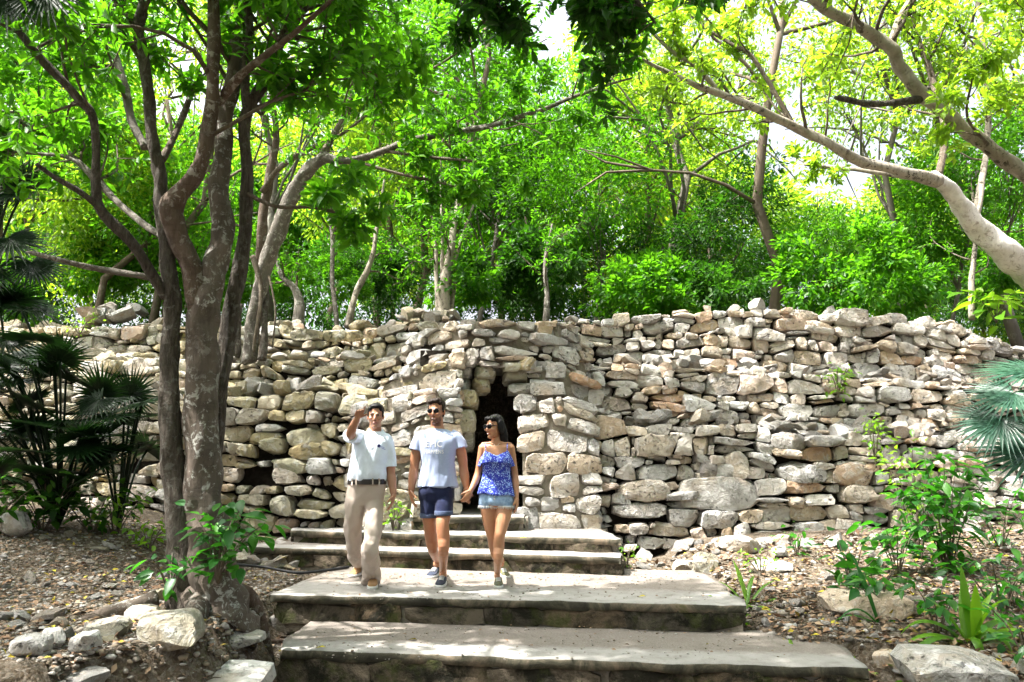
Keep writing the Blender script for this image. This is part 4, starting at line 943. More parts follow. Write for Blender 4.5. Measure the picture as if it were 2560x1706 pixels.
# ------------------------------------------------------------------ palms
def fan_geo(rs, hub, out, up, Rr, nl=30, span=2.3, droop=.5):
    """fan leaf: ribs radiate from the hub; each leaflet is a folded blade"""
    out = unit(np.array(out, float)); up = np.array(up, float); up = unit(up - out * (up @ out)); sd = np.cross(out, up)
    V = []; Fs = []; A = []
    for k in range(nl):
        a = (k / (nl - 1) - .5) * 2 * span + rs.normal(0, .02); L = Rr * (1 - .22 * abs(a) / span) * rs.uniform(.86, 1.06)
        d = out * math.cos(a) + sd * math.sin(a); wv = np.cross(d, up); p = np.array(hub, float); b = len(V); c = rs.rand()
        dr = droop * rs.uniform(.6, 1.4)
        for j in range(5):
            t = j / 4; wd = Rr * .036 * (math.sin(min(t * 1.25 + .22, 1) * math.pi) + .04) * (1 if j < 4 else 0.1)
            fold = up * wd * .5
            V += [p - wv * wd + fold, p, p + wv * wd + fold]; A += [c] * 3
            d = unit(d + np.array([0, 0, -dr * .25 * t])); p = p + d * L / 4
        for j in range(4):
            q = b + j * 3; Fs += [(q, q + 1, q + 4), (q, q + 4, q + 3), (q + 1, q + 2, q + 5), (q + 1, q + 5, q + 4)]
    return np.array(V), np.array(Fs), np.array(A)
def palm(name, label, base, hubs, Rr, mat, seed, trunk=None, droop=.5, nl=30, fill=None):
    rs = np.random.RandomState(seed); base = (base[0], base[1], zg(base[0], base[1])); root = empty(name, base, label, 'palm')
    top = Vector(base)
    if trunk:
        mb = MB(); P, r = limb_pts(trunk, 6, .02, seed); bark_tube(mb, P, r, 10, .05); link('trunk', mb.mesh('trunk'), MATS['bark_brown'], root); top = Vector(P[-1])
    if fill:
        for k in range(fill[0]):
            px, py = rs.uniform(fill[1], fill[2]), rs.uniform(fill[3], fill[4]); hubs = hubs + [(px, py, fill[5] + rs.uniform(-.3, .6), rs.normal(.2, .5), -.6, rs.normal(.1, .4))]
    for (px, py, d, dx, dy, dz) in hubs:
        h = at(px, py, d); out = Vector((dx, dy, dz)).normalized()
        mid = top.lerp(h, .55) + Vector((0, 0, .15)); P = spline([tuple(top), tuple(mid), tuple(h)], 5); mb = MB(); mb.tube(P, [.014] * len(P), 6)
        V, Fs, A = fan_geo(rs, h, out, (rs.normal(0, .2), -.35, .8) if abs(out.z) < .8 else (0, -1, .2), Rr * rs.uniform(.85, 1.12), nl, 2.2, droop)
        f = link('frond', np_mesh('frond', V, Fs, False, A), MATS[mat], root); link('petiole', mb.mesh('petiole'), MATS['leaf_palm'], f)
    return root
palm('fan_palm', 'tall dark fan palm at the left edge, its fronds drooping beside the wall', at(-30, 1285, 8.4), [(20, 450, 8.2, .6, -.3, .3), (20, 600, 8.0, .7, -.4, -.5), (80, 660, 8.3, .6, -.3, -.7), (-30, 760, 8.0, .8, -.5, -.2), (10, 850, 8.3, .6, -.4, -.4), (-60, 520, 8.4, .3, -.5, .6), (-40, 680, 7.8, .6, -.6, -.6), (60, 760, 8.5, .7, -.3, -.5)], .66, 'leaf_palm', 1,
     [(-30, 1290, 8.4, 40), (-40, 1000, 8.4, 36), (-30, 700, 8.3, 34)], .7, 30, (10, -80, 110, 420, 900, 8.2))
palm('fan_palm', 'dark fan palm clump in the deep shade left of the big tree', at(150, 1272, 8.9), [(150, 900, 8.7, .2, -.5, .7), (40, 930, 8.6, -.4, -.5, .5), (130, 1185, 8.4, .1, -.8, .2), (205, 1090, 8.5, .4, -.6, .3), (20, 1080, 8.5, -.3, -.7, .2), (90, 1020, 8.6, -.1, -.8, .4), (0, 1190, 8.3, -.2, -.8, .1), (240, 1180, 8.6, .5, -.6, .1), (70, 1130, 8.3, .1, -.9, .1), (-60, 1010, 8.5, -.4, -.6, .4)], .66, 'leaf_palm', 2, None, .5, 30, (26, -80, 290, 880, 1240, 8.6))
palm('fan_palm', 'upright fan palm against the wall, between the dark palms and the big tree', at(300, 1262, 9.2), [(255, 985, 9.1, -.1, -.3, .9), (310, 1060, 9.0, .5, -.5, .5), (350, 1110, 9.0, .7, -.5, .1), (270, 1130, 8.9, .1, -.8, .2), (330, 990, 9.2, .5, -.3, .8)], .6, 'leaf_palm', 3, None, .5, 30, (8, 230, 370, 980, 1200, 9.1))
palm('tall_palm', 'dark palm fronds hanging down into the upper left corner', (-4.6, 5.0, -.1), [(110, -30, 5.0, .35, -.2, -.8), (10, -10, 5.0, -.2, -.2, -.8), (200, -90, 5.1, .7, -.1, -.4), (60, -120, 4.8, .1, -.5, -.5), (470, -70, 5.3, .2, -.2, -.9), (-60, -60, 5.0, -.5, -.3, -.6)], .50, 'leaf_palm', 4,
     [(-560, 1700, 5.0, 60), (-480, 900, 5.0, 52), (-330, 100, 5.0, 46), (-120, -260, 5.0, 40)], 1.0)
palm('blue_palm', 'blue-green palm fronds reaching in at the right edge', gz(2790, 1480, -.1), [(2530, 985, 6.4, -.85, -.2, -.35), (2500, 1050, 6.3, -.75, -.3, -.6), (2590, 930, 6.6, -.8, -.1, -.1), (2590, 1130, 6.4, -.7, -.4, -.4), (2640, 740, 8.5, -.6, -.2, .4)], .66, 'leaf_bluegreen', 5,
     [(2790, 1480, 6.5, 40), (2770, 1250, 6.5, 36), (2720, 1080, 6.5, 34)], .55, 34)

# ------------------------------------------------------------------ strap-leaved lilies
def strap(rs, base, az, L, wd, rise, bend):
    d = np.array([math.cos(az) * math.cos(rise), math.sin(az) * math.cos(rise), math.sin(rise)]); p = np.array(base, float)
    V = []; A = []; Fs = []; n = 11; c = rs.rand(); side = np.array([-math.sin(az), math.cos(az), 0.])
    for j in range(n + 1):
        t = j / n; w_ = wd * (.55 + .45 * math.sin(min(1, t * 1.6) * math.pi / 2)) * (1 - max(0, t - .55) ** 2 * 4.6)
        w_ = max(w_, .002); nn = np.cross(side, d); f = -nn * w_ * .35
        V += [p - side * w_ - f, p + f * .2, p + side * w_ - f]; A += [c] * 3
        d = unit(d + np.array([0, 0, -bend * (.3 + 1.4 * t)]) / n); p = p + d * L / n
    for j in range(n):
        q = j * 3; Fs += [(q, q + 1, q + 4, q + 3), (q + 1, q + 2, q + 5, q + 4)]
    return np.array(V), np.array(Fs), np.array(A)
def lily(label, px, py, leaves, seed, mat='leaf_lily', z=None, wd=.035):
    rs = np.random.RandomState(seed); b = gg(px, py)
    root = empty('strap_lily', b, label, 'plant', 'strap-leaved plants on the right')
    for (az, L, rise, bend) in leaves:
        V, Fs, A = strap(rs, np.array(b) + rs.normal(0, .015, 3) - np.array([0, 0, .04]), R(az), L, wd * rs.uniform(.85, 1.15), R(rise), bend)
        link('leaf', np_mesh('leaf', V, Fs, True, A), MATS[mat], root)
lily('bright green strap-leaved lily behind the rock in the right corner', 2425, 1606, [(95, .62, 84, .3), (60, .5, 76, .6), (-95, .5, 82, .5), (10, .5, 70, 1.0), (165, .5, 66, 1.2), (-60, .55, 70, 1.6), (20, .55, 55, 2.2), (-10, .6, 48, 3.0), (-40, .55, 50, 3.2), (-100, .38, 55, 4.0), (175, .62, 35, 2.2), (200, .7, 32, 2.0), (150, .62, 55, 2.6), (-70, .5, 60, 3.2), (40, .6, 45, 2.8), (5, .75, 30, 1.6)], 1, z=-.12, wd=.040)
lily('dark slender strap-leaved lily in front of the flat white rock', 2205, 1560, [(110, .72, 72, .9), (40, .55, 58, 1.2), (170, .5, 40, 2.2), (190, .45, 55, 2.4), (20, .45, 40, 2.0)], 2, 'leaf_shrub', -.12, .024)
lily('strap-leaved lily arching beside the corner of the steps', 1868, 1520, [(100, .55, 65, .9), (30, .58, 50, 1.2), (10, .6, 42, 2.0), (-15, .5, 30, 1.9), (140, .42, 62, 1.3), (-60, .42, 45, 2.4), (60, .5, 60, 1.5)], 3, 'leaf_lily', -.08, .022)

# ------------------------------------------------------------------ leafy shrubs, each leaf a part
def leaf_mesh(mat, L=1.0, wd=.42, seed=0):
    n = 6; V = []; Fs = []
    for j in range(n + 1):
        t = j / n; w_ = wd * .5 * math.sin(math.pi * t ** .8) + .004; z = -.16 * t * t
        V += [(t * L, -w_, z + w_ * .3), (t * L, 0, z), (t * L, w_, z + w_ * .3)]
    for j in range(n):
        q = j * 3; Fs += [(q, q + 1, q + 4, q + 3), (q + 1, q + 2, q + 5, q + 4)]
    return np_mesh('leaf', np.array(V), np.array(Fs), True, np.full(len(V), random.Random(seed).random()), MATS[mat])
LM = {m: [leaf_mesh(m, 1, .46, k * 7 + 1) for k in range(4)] for m in ('leaf_shrub', 'leaf_mid', 'leaf_dark', 'leaf_lily')}
def shrub(label, base, H, spread, nst, nleaf, size, mat, seed, lean=(0, 0), name='shrub', cat='shrub', group=None):
    rs = np.random.RandomState(seed); root = empty(name, base, label, cat, group); P0 = np.array(base); ends = []
    for k in range(nst):
        a = 2 * math.pi * (k + rs.rand() * .7) / nst; h = H * rs.uniform(.6, 1.05); o = spread * rs.uniform(.35, 1)
        e = P0 + np.array([math.cos(a) * o + lean[0] * h, math.sin(a) * o * .8 + lean[1] * h, h]); m = P0 + (e - P0) * .5 + np.array([0, 0, .1 * H])
        S_ = spline([tuple(P0 - [0, 0, .05]), tuple(m), tuple(e)], 6); mb = MB(); mb.tube(S_, np.linspace(.009, .003, len(S_)), 5); link('stem', mb.mesh('stem'), MATS['bark_brown'], root)
        ends.append(S_)
    for k in range(nleaf):
        S_ = ends[k % nst]; i = int(len(S_) * (1 - rs.rand() ** 1.4 * .8)); i = min(max(i, 2), len(S_) - 1); p = S_[i] + rs.normal(0, .035 + .12 * spread, 3) * [1, 1, .8]
        d = rs.normal(size=3) + (p - P0) * [1.4, 1.4, .2] / max(spread, .1); d[2] = d[2] * .4 - .05
        az = math.atan2(d[1], d[0]); el = -math.asin(d[2] / np.linalg.norm(d)) + rs.normal(.12, .25)
        s = size * rs.uniform(.6, 1.25)
        link('leaf', LM[mat][rs.randint(4)], None, root, p, (rs.normal(0, .4), el, az), (s, s, s))
    return root
def gp(px, py, d):
    """ground point under the pixel column at depth d"""
    p = at(px, py, d); return (p.x, p.y, zg(p.x, p.y))
shrub('leafy green shrub in front of the right end of the wall', gp(2370, 1400, 8.3), 1.15, .48, 12, 290, .16, 'leaf_shrub', 1)
shrub('fine-leaved light green shrub mixed into the right shrub, wall side', gp(2300, 1400, 8.9), 1.25, .45, 8, 220, .09, 'leaf_lily', 2)
shrub('broad-leaved seedling in front of the right wall', gp(2130, 1420, 7.6), .52, .28, 5, 42, .19, 'leaf_shrub', 3)
shrub('low broad-leaved plant under the right shrub', gp(2190, 1450, 7.2), .34, .34, 5, 44, .17, 'leaf_shrub', 4)
shrub('small leafy plant at the right edge of the picture', gp(2530, 1450, 7.2), .42, .2, 4, 34, .10, 'leaf_shrub', 5)
shrub('dark glossy plant climbing round the foot of the big tree', tuple(at(545, 1440, 6.12)), .50, .32, 9, 120, .15, 'leaf_shrub', 6, (.12, 0))
shrub('low dark plant at the foot of the dark stem', tuple(at(425, 1480, 6.2)), .26, .22, 5, 30, .13, 'leaf_shrub', 7)
shrub('bright low plant beside the palms at the foot of the left wall', gp(290, 1290, 9.0), .42, .38, 6, 70, .11, 'leaf_lily', 8)
shrub('low bright green plant left of the big tree, near the wall', gp(375, 1310, 8.8), .34, .28, 5, 50, .11, 'leaf_lily', 9)
shrub('fine green weed beside the corner of the steps', gp(1830, 1480, 7.4), .40, .18, 6, 90, .05, 'leaf_lily', 10)
shrub('fine green weed near the wall foot on the right', gp(1900, 1400, 8.6), .24, .2, 5, 60, .05, 'leaf_lily', 11)
shrub('small weed at the foot of the wall beside the upper steps', gp(1565, 1330, 9.9), .3, .12, 4, 40, .055, 'leaf_lily', 12)
shrub('green tuft at the foot of the left pier', (at(985, 1285, 10.2).x, 10.15, .42), .32, .16, 5, 46, .09, 'leaf_lily', 13)
shrub('small fern-like plant among the litter beside the slender lily', gp(2130, 1560, 6.4), .22, .22, 5, 60, .05, 'leaf_lily', 14)
shrub('small fern-like plant in front of the right corner rock', gp(2480, 1690, 5.2), .26, .2, 5, 50, .06, 'leaf_shrub', 15)
shrub('sprig of green growing out of the middle right terrace', tuple(at(2095, 985, 11.0)), .42, .22, 5, 90, .085, 'leaf_lily', 16)
shrub('sprig of green growing out of the lowest right terrace', tuple(at(2190, 1160, 10.3)), .55, .2, 5, 80, .08, 'leaf_lily', 17)
shrub('broad light green leaves growing on top of the right wall end', tuple(at(2490, 800, 12.6)), .5, .4, 6, 34, .34, 'leaf_lily', 18)
shrub('low weeds on the rubble of the topmost left terrace', tuple(at(200, 830, 12.3)), .25, .4, 6, 70, .07, 'leaf_lily', 19)

shrub('leafy plant in front of the wall near the right edge, beyond the big shrub', gp(2500, 1350, 9.2), .6, .35, 6, 80, .13, 'leaf_shrub', 20)
shrub('small broad-leaved plant behind the big lily', gp(2340, 1520, 6.7), .4, .26, 5, 46, .13, 'leaf_shrub', 21)
shrub('tiny green seedlings in the litter beside the lowest step', gp(2020, 1560, 6.6), .2, .22, 5, 40, .07, 'leaf_lily', 22)
shrub('leafy plant at the right edge above the corner rock', gp(2560, 1560, 6.0), .42, .26, 5, 60, .12, 'leaf_shrub', 23)
shrub('small sprig between the round mossy rock and the wall', gp(1990, 1360, 9.3), .32, .2, 4, 40, .09, 'leaf_shrub', 24)

shrub('spreading broad-leaved plant at the foot of the right wall, left of the big shrub', gp(2240, 1380, 8.4), .55, .4, 7, 80, .16, 'leaf_shrub', 25)
shrub('tuft of weeds in the litter in front of the corner rock', gp(2330, 1640, 5.6), .22, .24, 6, 60, .06, 'leaf_lily', 26)
shrub('low green plant under the blue-green palm', gp(2500, 1480, 6.9), .5, .4, 7, 90, .13, 'leaf_shrub', 27)

shrub('dark undergrowth at the foot of the shaded palms', gp(110, 1300, 8.6), .5, .55, 9, 120, .15, 'leaf_dark', 28)
shrub('dark undergrowth at the left edge below the tall palm', gp(-20, 1300, 8.2), .5, .5, 8, 100, .15, 'leaf_dark', 29)
shrub('dark undergrowth between the palms and the big tree', gp(235, 1290, 8.9), .45, .5, 8, 100, .14, 'leaf_dark', 30)

# ------------------------------------------------------------------ rocks lying about
def rock(label, px, py, z, wpx, hpx, seed, mat='stone_grey', group=None, yaw=0, deep=.8, tilt=0):
    """px,py: bottom centre of the rock"""
    rs = np.random.RandomState(seed); b = gg(px, py); sc = F / b.y; w_, h = wpx / sc / 2, hpx / sc / 2
    an = np.linspace(0, 2 * np.pi, 10)[:-1] + rs.uniform(-.2, .2, 9)
    P = np.stack([w_ * np.sign(np.cos(an)) * np.abs(np.cos(an)) ** .6, h * np.sign(np.sin(an)) * np.abs(np.sin(an)) ** .6], -1) * rs.uniform(.85, 1.06, (9, 1))
    me = stone_mesh(rs, convex(P), w_ * 2 * deep, 7, .06, 12, .025, (.62, .9)); me.materials.append(MATS[mat])
    o = link('rock', me, None, None, (b.x, b.y + w_ * deep * .6, b.z + h * .8), (rs.uniform(-.1, .1), tilt, yaw)); return tag(o, label, 'rock', group)
rock('big squared ochre block lying left of the lowest steps', 402, 1625, -.2, 160, 88, 1, 'stone_dull', None, .12)
rock('long low grey rock behind the squared block', 250, 1600, -.16, 110, 48, 2, 'stone_dull', None, .2)
rock('small white angular rock left of the grey rocks', 122, 1625, -.2, 60, 50, 3, 'stone_grey', None, .5)
rock('grey rock in the lower left, in front of the white one', 60, 1650, -.22, 85, 60, 4, 'stone_grey')
rock('rounded grey rock between the squared block and the white rock', 200, 1640, -.22, 72, 55, 5, 'stone_grey')
rock('pale flat rock near the foot of the dark stem', 345, 1555, -.12, 90, 34, 6, 'stone', None, .3)
rock('narrow pale rock leaning on the squared block', 292, 1592, -.18, 56, 50, 7, 'stone', None, .6, .6, .5)
rock('grey upright rock at the left edge under the palms', 15, 1345, .25, 70, 66, 8, 'stone_grey', None, 0, .8, -.5)
rock('small standing stone at the left corner of the steps', 683, 1580, -.28, 26, 40, 9, 'stone')
rock('flat grey brick-like stone at the left corner of the steps', 735, 1588, -.3, 46, 24, 10, 'stone_grey')
rock('large pale rock in the lower right corner, under the lily', 2430, 1740, -.3, 255, 96, 11, 'stone_grey', None, -.1)
rock('long flat white rock among the plants on the right', 2190, 1548, -.13, 240, 66, 12, 'stone', None, -.12, .5)
rock('small pointed white rock beside the large corner rock', 2245, 1690, -.22, 80, 66, 13, 'stone', None, .5)
rock('broad pale rock at the foot of the right wall', 1870, 1385, .12, 118, 46, 14, 'stone', None, .1)
rock('round mossy rock beside the upper steps', 1772, 1435, .02, 62, 56, 15, 'stone_dull')
rock('white rock next to the mossy one, beside the steps', 1722, 1440, .02, 74, 40, 16, 'stone')
rock('long pale rock lying in the litter by the wall', 1938, 1430, .03, 100, 28, 17, 'stone', None, -.1, .5)
rock('low pale rock by the foot of the wall, behind the long one', 1955, 1395, .12, 44, 30, 18, 'stone_grey')
rock('weathered pale bedrock breaking through beside the lowest step', 520, 1745, -.52, 300, 50, 19, 'stone', None, .05, .7)
rock('pale flat stone in front of the tree roots', 590, 1625, -.3, 120, 40, 20, 'stone', None, .1)
rs = np.random.RandomState(55)
def scatter_rocks(n, px0, px1, d0, d1, size, label, group, mats):
    for k in range(n):
        d = rs.uniform(d0, d1); p = at(rs.uniform(px0, px1), 1400, d); sz = rs.uniform(*size) * (1 if rs.rand() < .7 else 1.5)
        o = rubble(rs, None, (p.x, p.y, zg(p.x, p.y) + sz * .12), sz, mats[rs.randint(len(mats))], 'loose_stone', .8); tag(o, label, 'stone', group)
scatter_rocks(70, 1600, 2560, 6.0, 10.2, (.06, .17), 'loose pale stone among the leaf litter on the right of the steps', 'loose stones on the right', ('stone', 'stone_grey'))
scatter_rocks(30, 1900, 2560, 5.2, 7.5, (.06, .16), 'loose pale stone low on the right among lilies and litter', 'loose stones low on the right', ('stone', 'stone_grey'))
scatter_rocks(44, 540, 760, 9.75, 10.5, (.12, .34), 'tumbled stone at the foot of the left wall beside the upper steps', 'tumbled stones at the left wall foot', ('stone', 'stone_ochre'))
scatter_rocks(60, 0, 520, 5.4, 8.6, (.05, .15), 'loose stone on the gravel slope left of the big tree', 'loose stones on the left slope', ('stone', 'stone_grey', 'stone_ochre'))
scatter_rocks(26, 0, 640, 5.0, 6.0, (.06, .2), 'loose grey stone in the lower left foreground', 'loose stones in the left foreground', ('stone_grey', 'stone'))
scatter_rocks(30, 1540, 2500, 9.7, 10.4, (.1, .26), 'tumbled stone along the foot of the right wall', 'tumbled stones at the right wall foot', ('stone', 'stone_grey'))
scatter_rocks(14, 960, 1320, 9.9, 10.3, (.08, .22), 'small stone lying on the landing before the doorway', 'stones on the landing', ('stone', 'stone_ochre'))

# gravel, dry leaves: too many to count
def ico():
    t = (1 + 5 ** .5) / 2
    V = np.array([(-1, t, 0), (1, t, 0), (-1, -t, 0), (1, -t, 0), (0, -1, t), (0, 1, t), (0, -1, -t), (0, 1, -t), (t, 0, -1), (t, 0, 1), (-t, 0, -1), (-t, 0, 1)]) / 1.9
    Fs = np.array([(0, 11, 5), (0, 5, 1), (0, 1, 7), (0, 7, 10), (0, 10, 11), (1, 5, 9), (5, 11, 4), (11, 10, 2), (10, 7, 6), (7, 1, 8), (3, 9, 4), (3, 4, 2), (3, 2, 6), (3, 6, 8), (3, 8, 9), (4, 9, 5), (2, 4, 11), (6, 2, 10), (8, 6, 7), (9, 8, 1)])
    return V, Fs
def spots(n, px0, px1, d0, d1):
    out = []
    while len(out) < n:
        d = d0 * (d1 / d0) ** rs.rand(); p = at(rs.uniform(px0, px1), 1400, d); out.append((p.x, p.y, zg(p.x, p.y)))
    return np.array(out)
def gravel(name, P, smin, smax):
    V0, Fs = ico(); n = len(P); s = smin * (smax / smin) ** (rs.rand(n) ** 1.6)
    J = V0[None] * (1 + rs.normal(0, .2, (n, 12, 1))) * (s[:, None, None] * np.stack([rs.uniform(.7, 1.3, n), rs.uniform(.7, 1.3, n), rs.uniform(.35, .7, n)], -1)[:, None, :])
    a = rs.uniform(0, 6.28, n); c, s_ = np.cos(a)[:, None], np.sin(a)[:, None]
    X = J[..., 0] * c - J[..., 1] * s_; Y = J[..., 0] * s_ + J[..., 1] * c
    V = np.stack([X, Y, J[..., 2]], -1) + P[:, None, :]
    Fc = (Fs[None] + (np.arange(n) * 12)[:, None, None]).reshape(-1, 3)
    o = link(name, np_mesh(name, V.reshape(-1, 3), Fc, False, np.repeat(rs.rand(n), 12)), MATS['gravel']); return o
tag(gravel('gravel', spots(9000, -150, 800, 4.9, 10.0), .008, .034), 'pale gravel strewn over the slope left of the big tree', 'gravel', kind='stuff')
tag(gravel('gravel', spots(6500, 1540, 2700, 4.9, 10.3), .008, .045), 'pale gravel and chips among the litter on the right', 'gravel', kind='stuff')
def tread_spots(n):
    out = []
    T = ((-.23, 780, 2000, 1572, 1650), (0., 800, 1800, 1435, 1500), (.2, 720, 1530, 1358, 1385), (.36, 780, 1480, 1308, 1335))
    while len(out) < n:
        z, x0, x1, y0, y1 = T[rs.choice(4, p=(.36, .40, .12, .12))]; f = rs.rand() ** 1.7; p = gz(rs.uniform(x0, x1), y0 + (y1 - y0) * f, z); out.append((p.x, p.y, z + .003))
    return np.array(out)
tag(gravel('grit', tread_spots(1500), .004, .012), 'loose grit and small pebbles on the treads of the steps', 'grit', kind='stuff')
def litter(name, P, size, up=2.2):
    n = len(P); ax = rs.normal(size=(n, 3)); ax[:, 2] *= .25
    V, Fc, A = leaf_geo(rs, P + np.array([0, 0, .012]) + rs.rand(n, 3) * [0, 0, .02], ax, size * rs.uniform(.5, 1.3, n), .55, T4, up)
    return link(name, np_mesh(name, V, Fc, False, A), MATS['litter'])
tag(litter('leaf_litter', spots(7000, 1540, 2700, 4.9, 10.2), .075), 'brown dry leaf litter on the ground right of the steps', 'leaf litter', kind='stuff')
tag(litter('leaf_litter', spots(3600, -150, 760, 4.9, 10.0), .055), 'scattered dry and yellow leaves on the left slope', 'leaf litter', kind='stuff')
tag(litter('leaf_litter', tread_spots(130), .038), 'small dry leaf scraps blown onto the steps', 'leaf litter', kind='stuff')
for (px, py, z) in ((1167, 1436, .006), (1597, 1492, .006), (790, 1620, -.22), (1300, 1345, .4), (700, 1395, .1), (1020, 1600, -.22)):
    p = np.array(gz(px, py, z))[None]; V, Fc, A = leaf_geo(rs, p, np.array([[1., .3, .1]]), .075, .6, T8, 3.0)
    o = link('fallen_leaf', np_mesh('fallen_leaf', V, Fc, False, np.full(len(V), .97)), MATS['litter'])
    tag(o, {1167: 'yellow fallen leaf on the platform between the couple', 1597: 'yellow fallen leaf near the right front of the platform', 790: 'yellow leaf on the left of the lowest tread',
            1300: 'small fallen leaf on the top step near the doorway', 700: 'fallen leaf at the left end of the steps', 1020: 'small fallen leaf on the lowest tread, left of the middle'}[px], 'leaf')
def twigs_on(name, P):
    mb = MB()
    for p in P:
        a = rs.uniform(0, 6.28); L = rs.uniform(.05, .28); d = Vector((math.cos(a), math.sin(a), rs.normal(0, .06))); p = Vector(p) + Vector((0, 0, .014))
        mb.tube([p, p + d * L * .5 + Vector(rs.normal(0, .012, 3)), p + d * L], [.005, .004, .002], 4)
    return link(name, mb.mesh(name), MATS['bark_brown'])
tag(twigs_on('fallen_twigs', spots(420, 1560, 2650, 4.9, 10.2)), 'fallen twigs strewn over the litter right of the steps', 'twigs', kind='stuff')
tag(twigs_on('fallen_twigs', spots(240, -100, 700, 4.9, 9.5)), 'fallen twigs strewn over the slope left of the big tree', 'twigs', kind='stuff')
# black hose across the roots
mb = MB(); HP = [(*gz(px, py, z),) for px, py, z in ((590, 1412, .1), (660, 1418, .06), (740, 1432, .02), (800, 1428, .02), (872, 1418, .02))]; mb.tube(spline(HP, 6), [.016] * 25, 7)
tag(link('hose', mb.mesh('hose'), simple('black_rubber', (.012, .012, .014), .5, .4)), 'black hose lying across the roots beside the steps', 'hose')
# ------------------------------------------------------------------ people
def remesh(mb, voxel, smooth=3, ratio=.6, name='body', post=None):
    me = mb.mesh('tmp'); o = bpy.data.objects.new('tmp', me); COL.objects.link(o)
    m = o.modifiers.new('r', 'REMESH'); m.mode = 'VOXEL'; m.voxel_size = voxel
    if smooth: m = o.modifiers.new('s', 'SMOOTH'); m.iterations = smooth; m.factor = .5
    if ratio < 1: m = o.modifiers.new('d', 'DECIMATE'); m.ratio = ratio
    dg = bpy.context.evaluated_depsgraph_get(); out = bpy.data.meshes.new_from_object(o.evaluated_get(dg)); out.name = name
    bpy.data.objects.remove(o); bpy.data.meshes.remove(me)
    out.polygons.foreach_set('use_smooth', np.ones(len(out.polygons), dtype=bool)); return out
def folds(me, amp, sx=5, sz=3, seed=0, zlo=None, zhi=None, extra=None):
    n = len(me.vertices); co = np.empty(n * 3, np.float32); me.vertices.foreach_get('co', co); co = co.reshape(-1, 3)
    nr = np.empty(n * 3, np.float32); me.vertices.foreach_get('normal', nr); nr = nr.reshape(-1, 3)
    d = np.array([noise.noise(Vector((c[0] * sx + seed, c[1] * sx, c[2] * sz + .8 * c[0] * sx))) + .5 * noise.noise(Vector((c[0] * sx * 2.3, c[1] * sx * 2.3 + seed, c[2] * sz * 2.6 - c[0] * sx))) for c in co])
    a = np.full(n, amp)
    if zlo is not None: a = amp * (1 + 1.6 * np.clip((zhi - co[:, 2]) / (zhi - zlo), 0, 1))
    co = co + nr * (d * a)[:, None]; me.vertices.foreach_set('co', co.astype(np.float32).ravel()); me.update()
def loft(mb, rings, n=30, ex=2.4):
    """rings: (x, y, z, rx, ry)"""
    V = []; Fs = []; s = spline(rings, 4)
    for (x, y, z, rx, ry) in s:
        for k in range(n):
            a = 2 * math.pi * k / n; c, q = math.cos(a), math.sin(a)
            V.append((x + rx * math.copysign(abs(c) ** (2 / ex), c), y + ry * math.copysign(abs(q) ** (2 / ex), q), z))
    m = len(s)
    for j in range(m - 1):
        for k in range(n): Fs.append([j * n + k, j * n + (k + 1) % n, (j + 1) * n + (k + 1) % n, (j + 1) * n + k])
    Fs += [list(range(n - 1, -1, -1)), list(range((m - 1) * n, m * n))]; mb.add(V, Fs)
def limb3(mb, pts, n=16):
    """pts: (Vector, radius)"""
    s = spline([(*p, r) for p, r in pts], 5); P = s[:, :3]; r = s[:, 3]
    d0 = unit(P[0] - P[1]); d1 = unit(P[-1] - P[-2])
    P = np.concatenate([[P[0] + d0 * r[0] * .75], [P[0] + d0 * r[0] * .45], P, [P[-1] + d1 * r[-1] * .45], [P[-1] + d1 * r[-1] * .75]]); r = np.concatenate([[r[0] * .35, r[0] * .8], r, [r[-1] * .8, r[-1] * .35]])
    mb.tube(P, list(r), n)
def sleeve(mb, pts, n=22):
    s = spline([(*p, r) for p, r in pts], 5); mb.tube(s[:, :3], list(s[:, 3]), n, True)
def hand(mb, w, d, n, thumb, k=1.0, curl=.5, point=False):
    """w wrist, d towards the fingers, n palm side, thumb: side of the thumb"""
    d = Vector(d).normalized(); n = Vector(n); n = (n - d * n.dot(d)).normalized(); s = d.cross(n).normalized()
    if s.dot(Vector(thumb)) < 0: s = -s
    M = Matrix((s, n, d)).transposed()
    mb.ellipsoid(w + d * .050 * k, (.040 * k, .019 * k, .056 * k), M); limb3(mb, [(w - d * .03 * k, .025 * k), (w + d * .03 * k, .026 * k)], 10)
    for i, (L, off) in enumerate(((.072, .030), (.082, .010), (.076, -.010), (.060, -.029))):
        p = w + d * (.088 - .006 * abs(i - 1)) * k + s * off * k; e = d.copy(); pts = [(p - d * .03 * k, .0095 * k), (p, .0095 * k)]; c = curl * (1 + .12 * i)
        if point and i == 0: c = .05
        for j, fr in enumerate((.45, .32, .23)):
            e = (e + n * c * (.6 + .3 * j)).normalized(); p = p + e * L * fr * k; pts.append((p, (.009 - .0008 * j) * k))
        limb3(mb, pts, 9)
    p = w + d * .028 * k + s * .030 * k; e = (d * .75 + s * .55 + n * .35).normalized(); q = p + e * .042 * k; r = q + (e + d * .5 + n * .25).normalized() * .032 * k
    limb3(mb, [(p - e * .02 * k, .014 * k), (q, .0115 * k), (r, .009 * k)], 9)
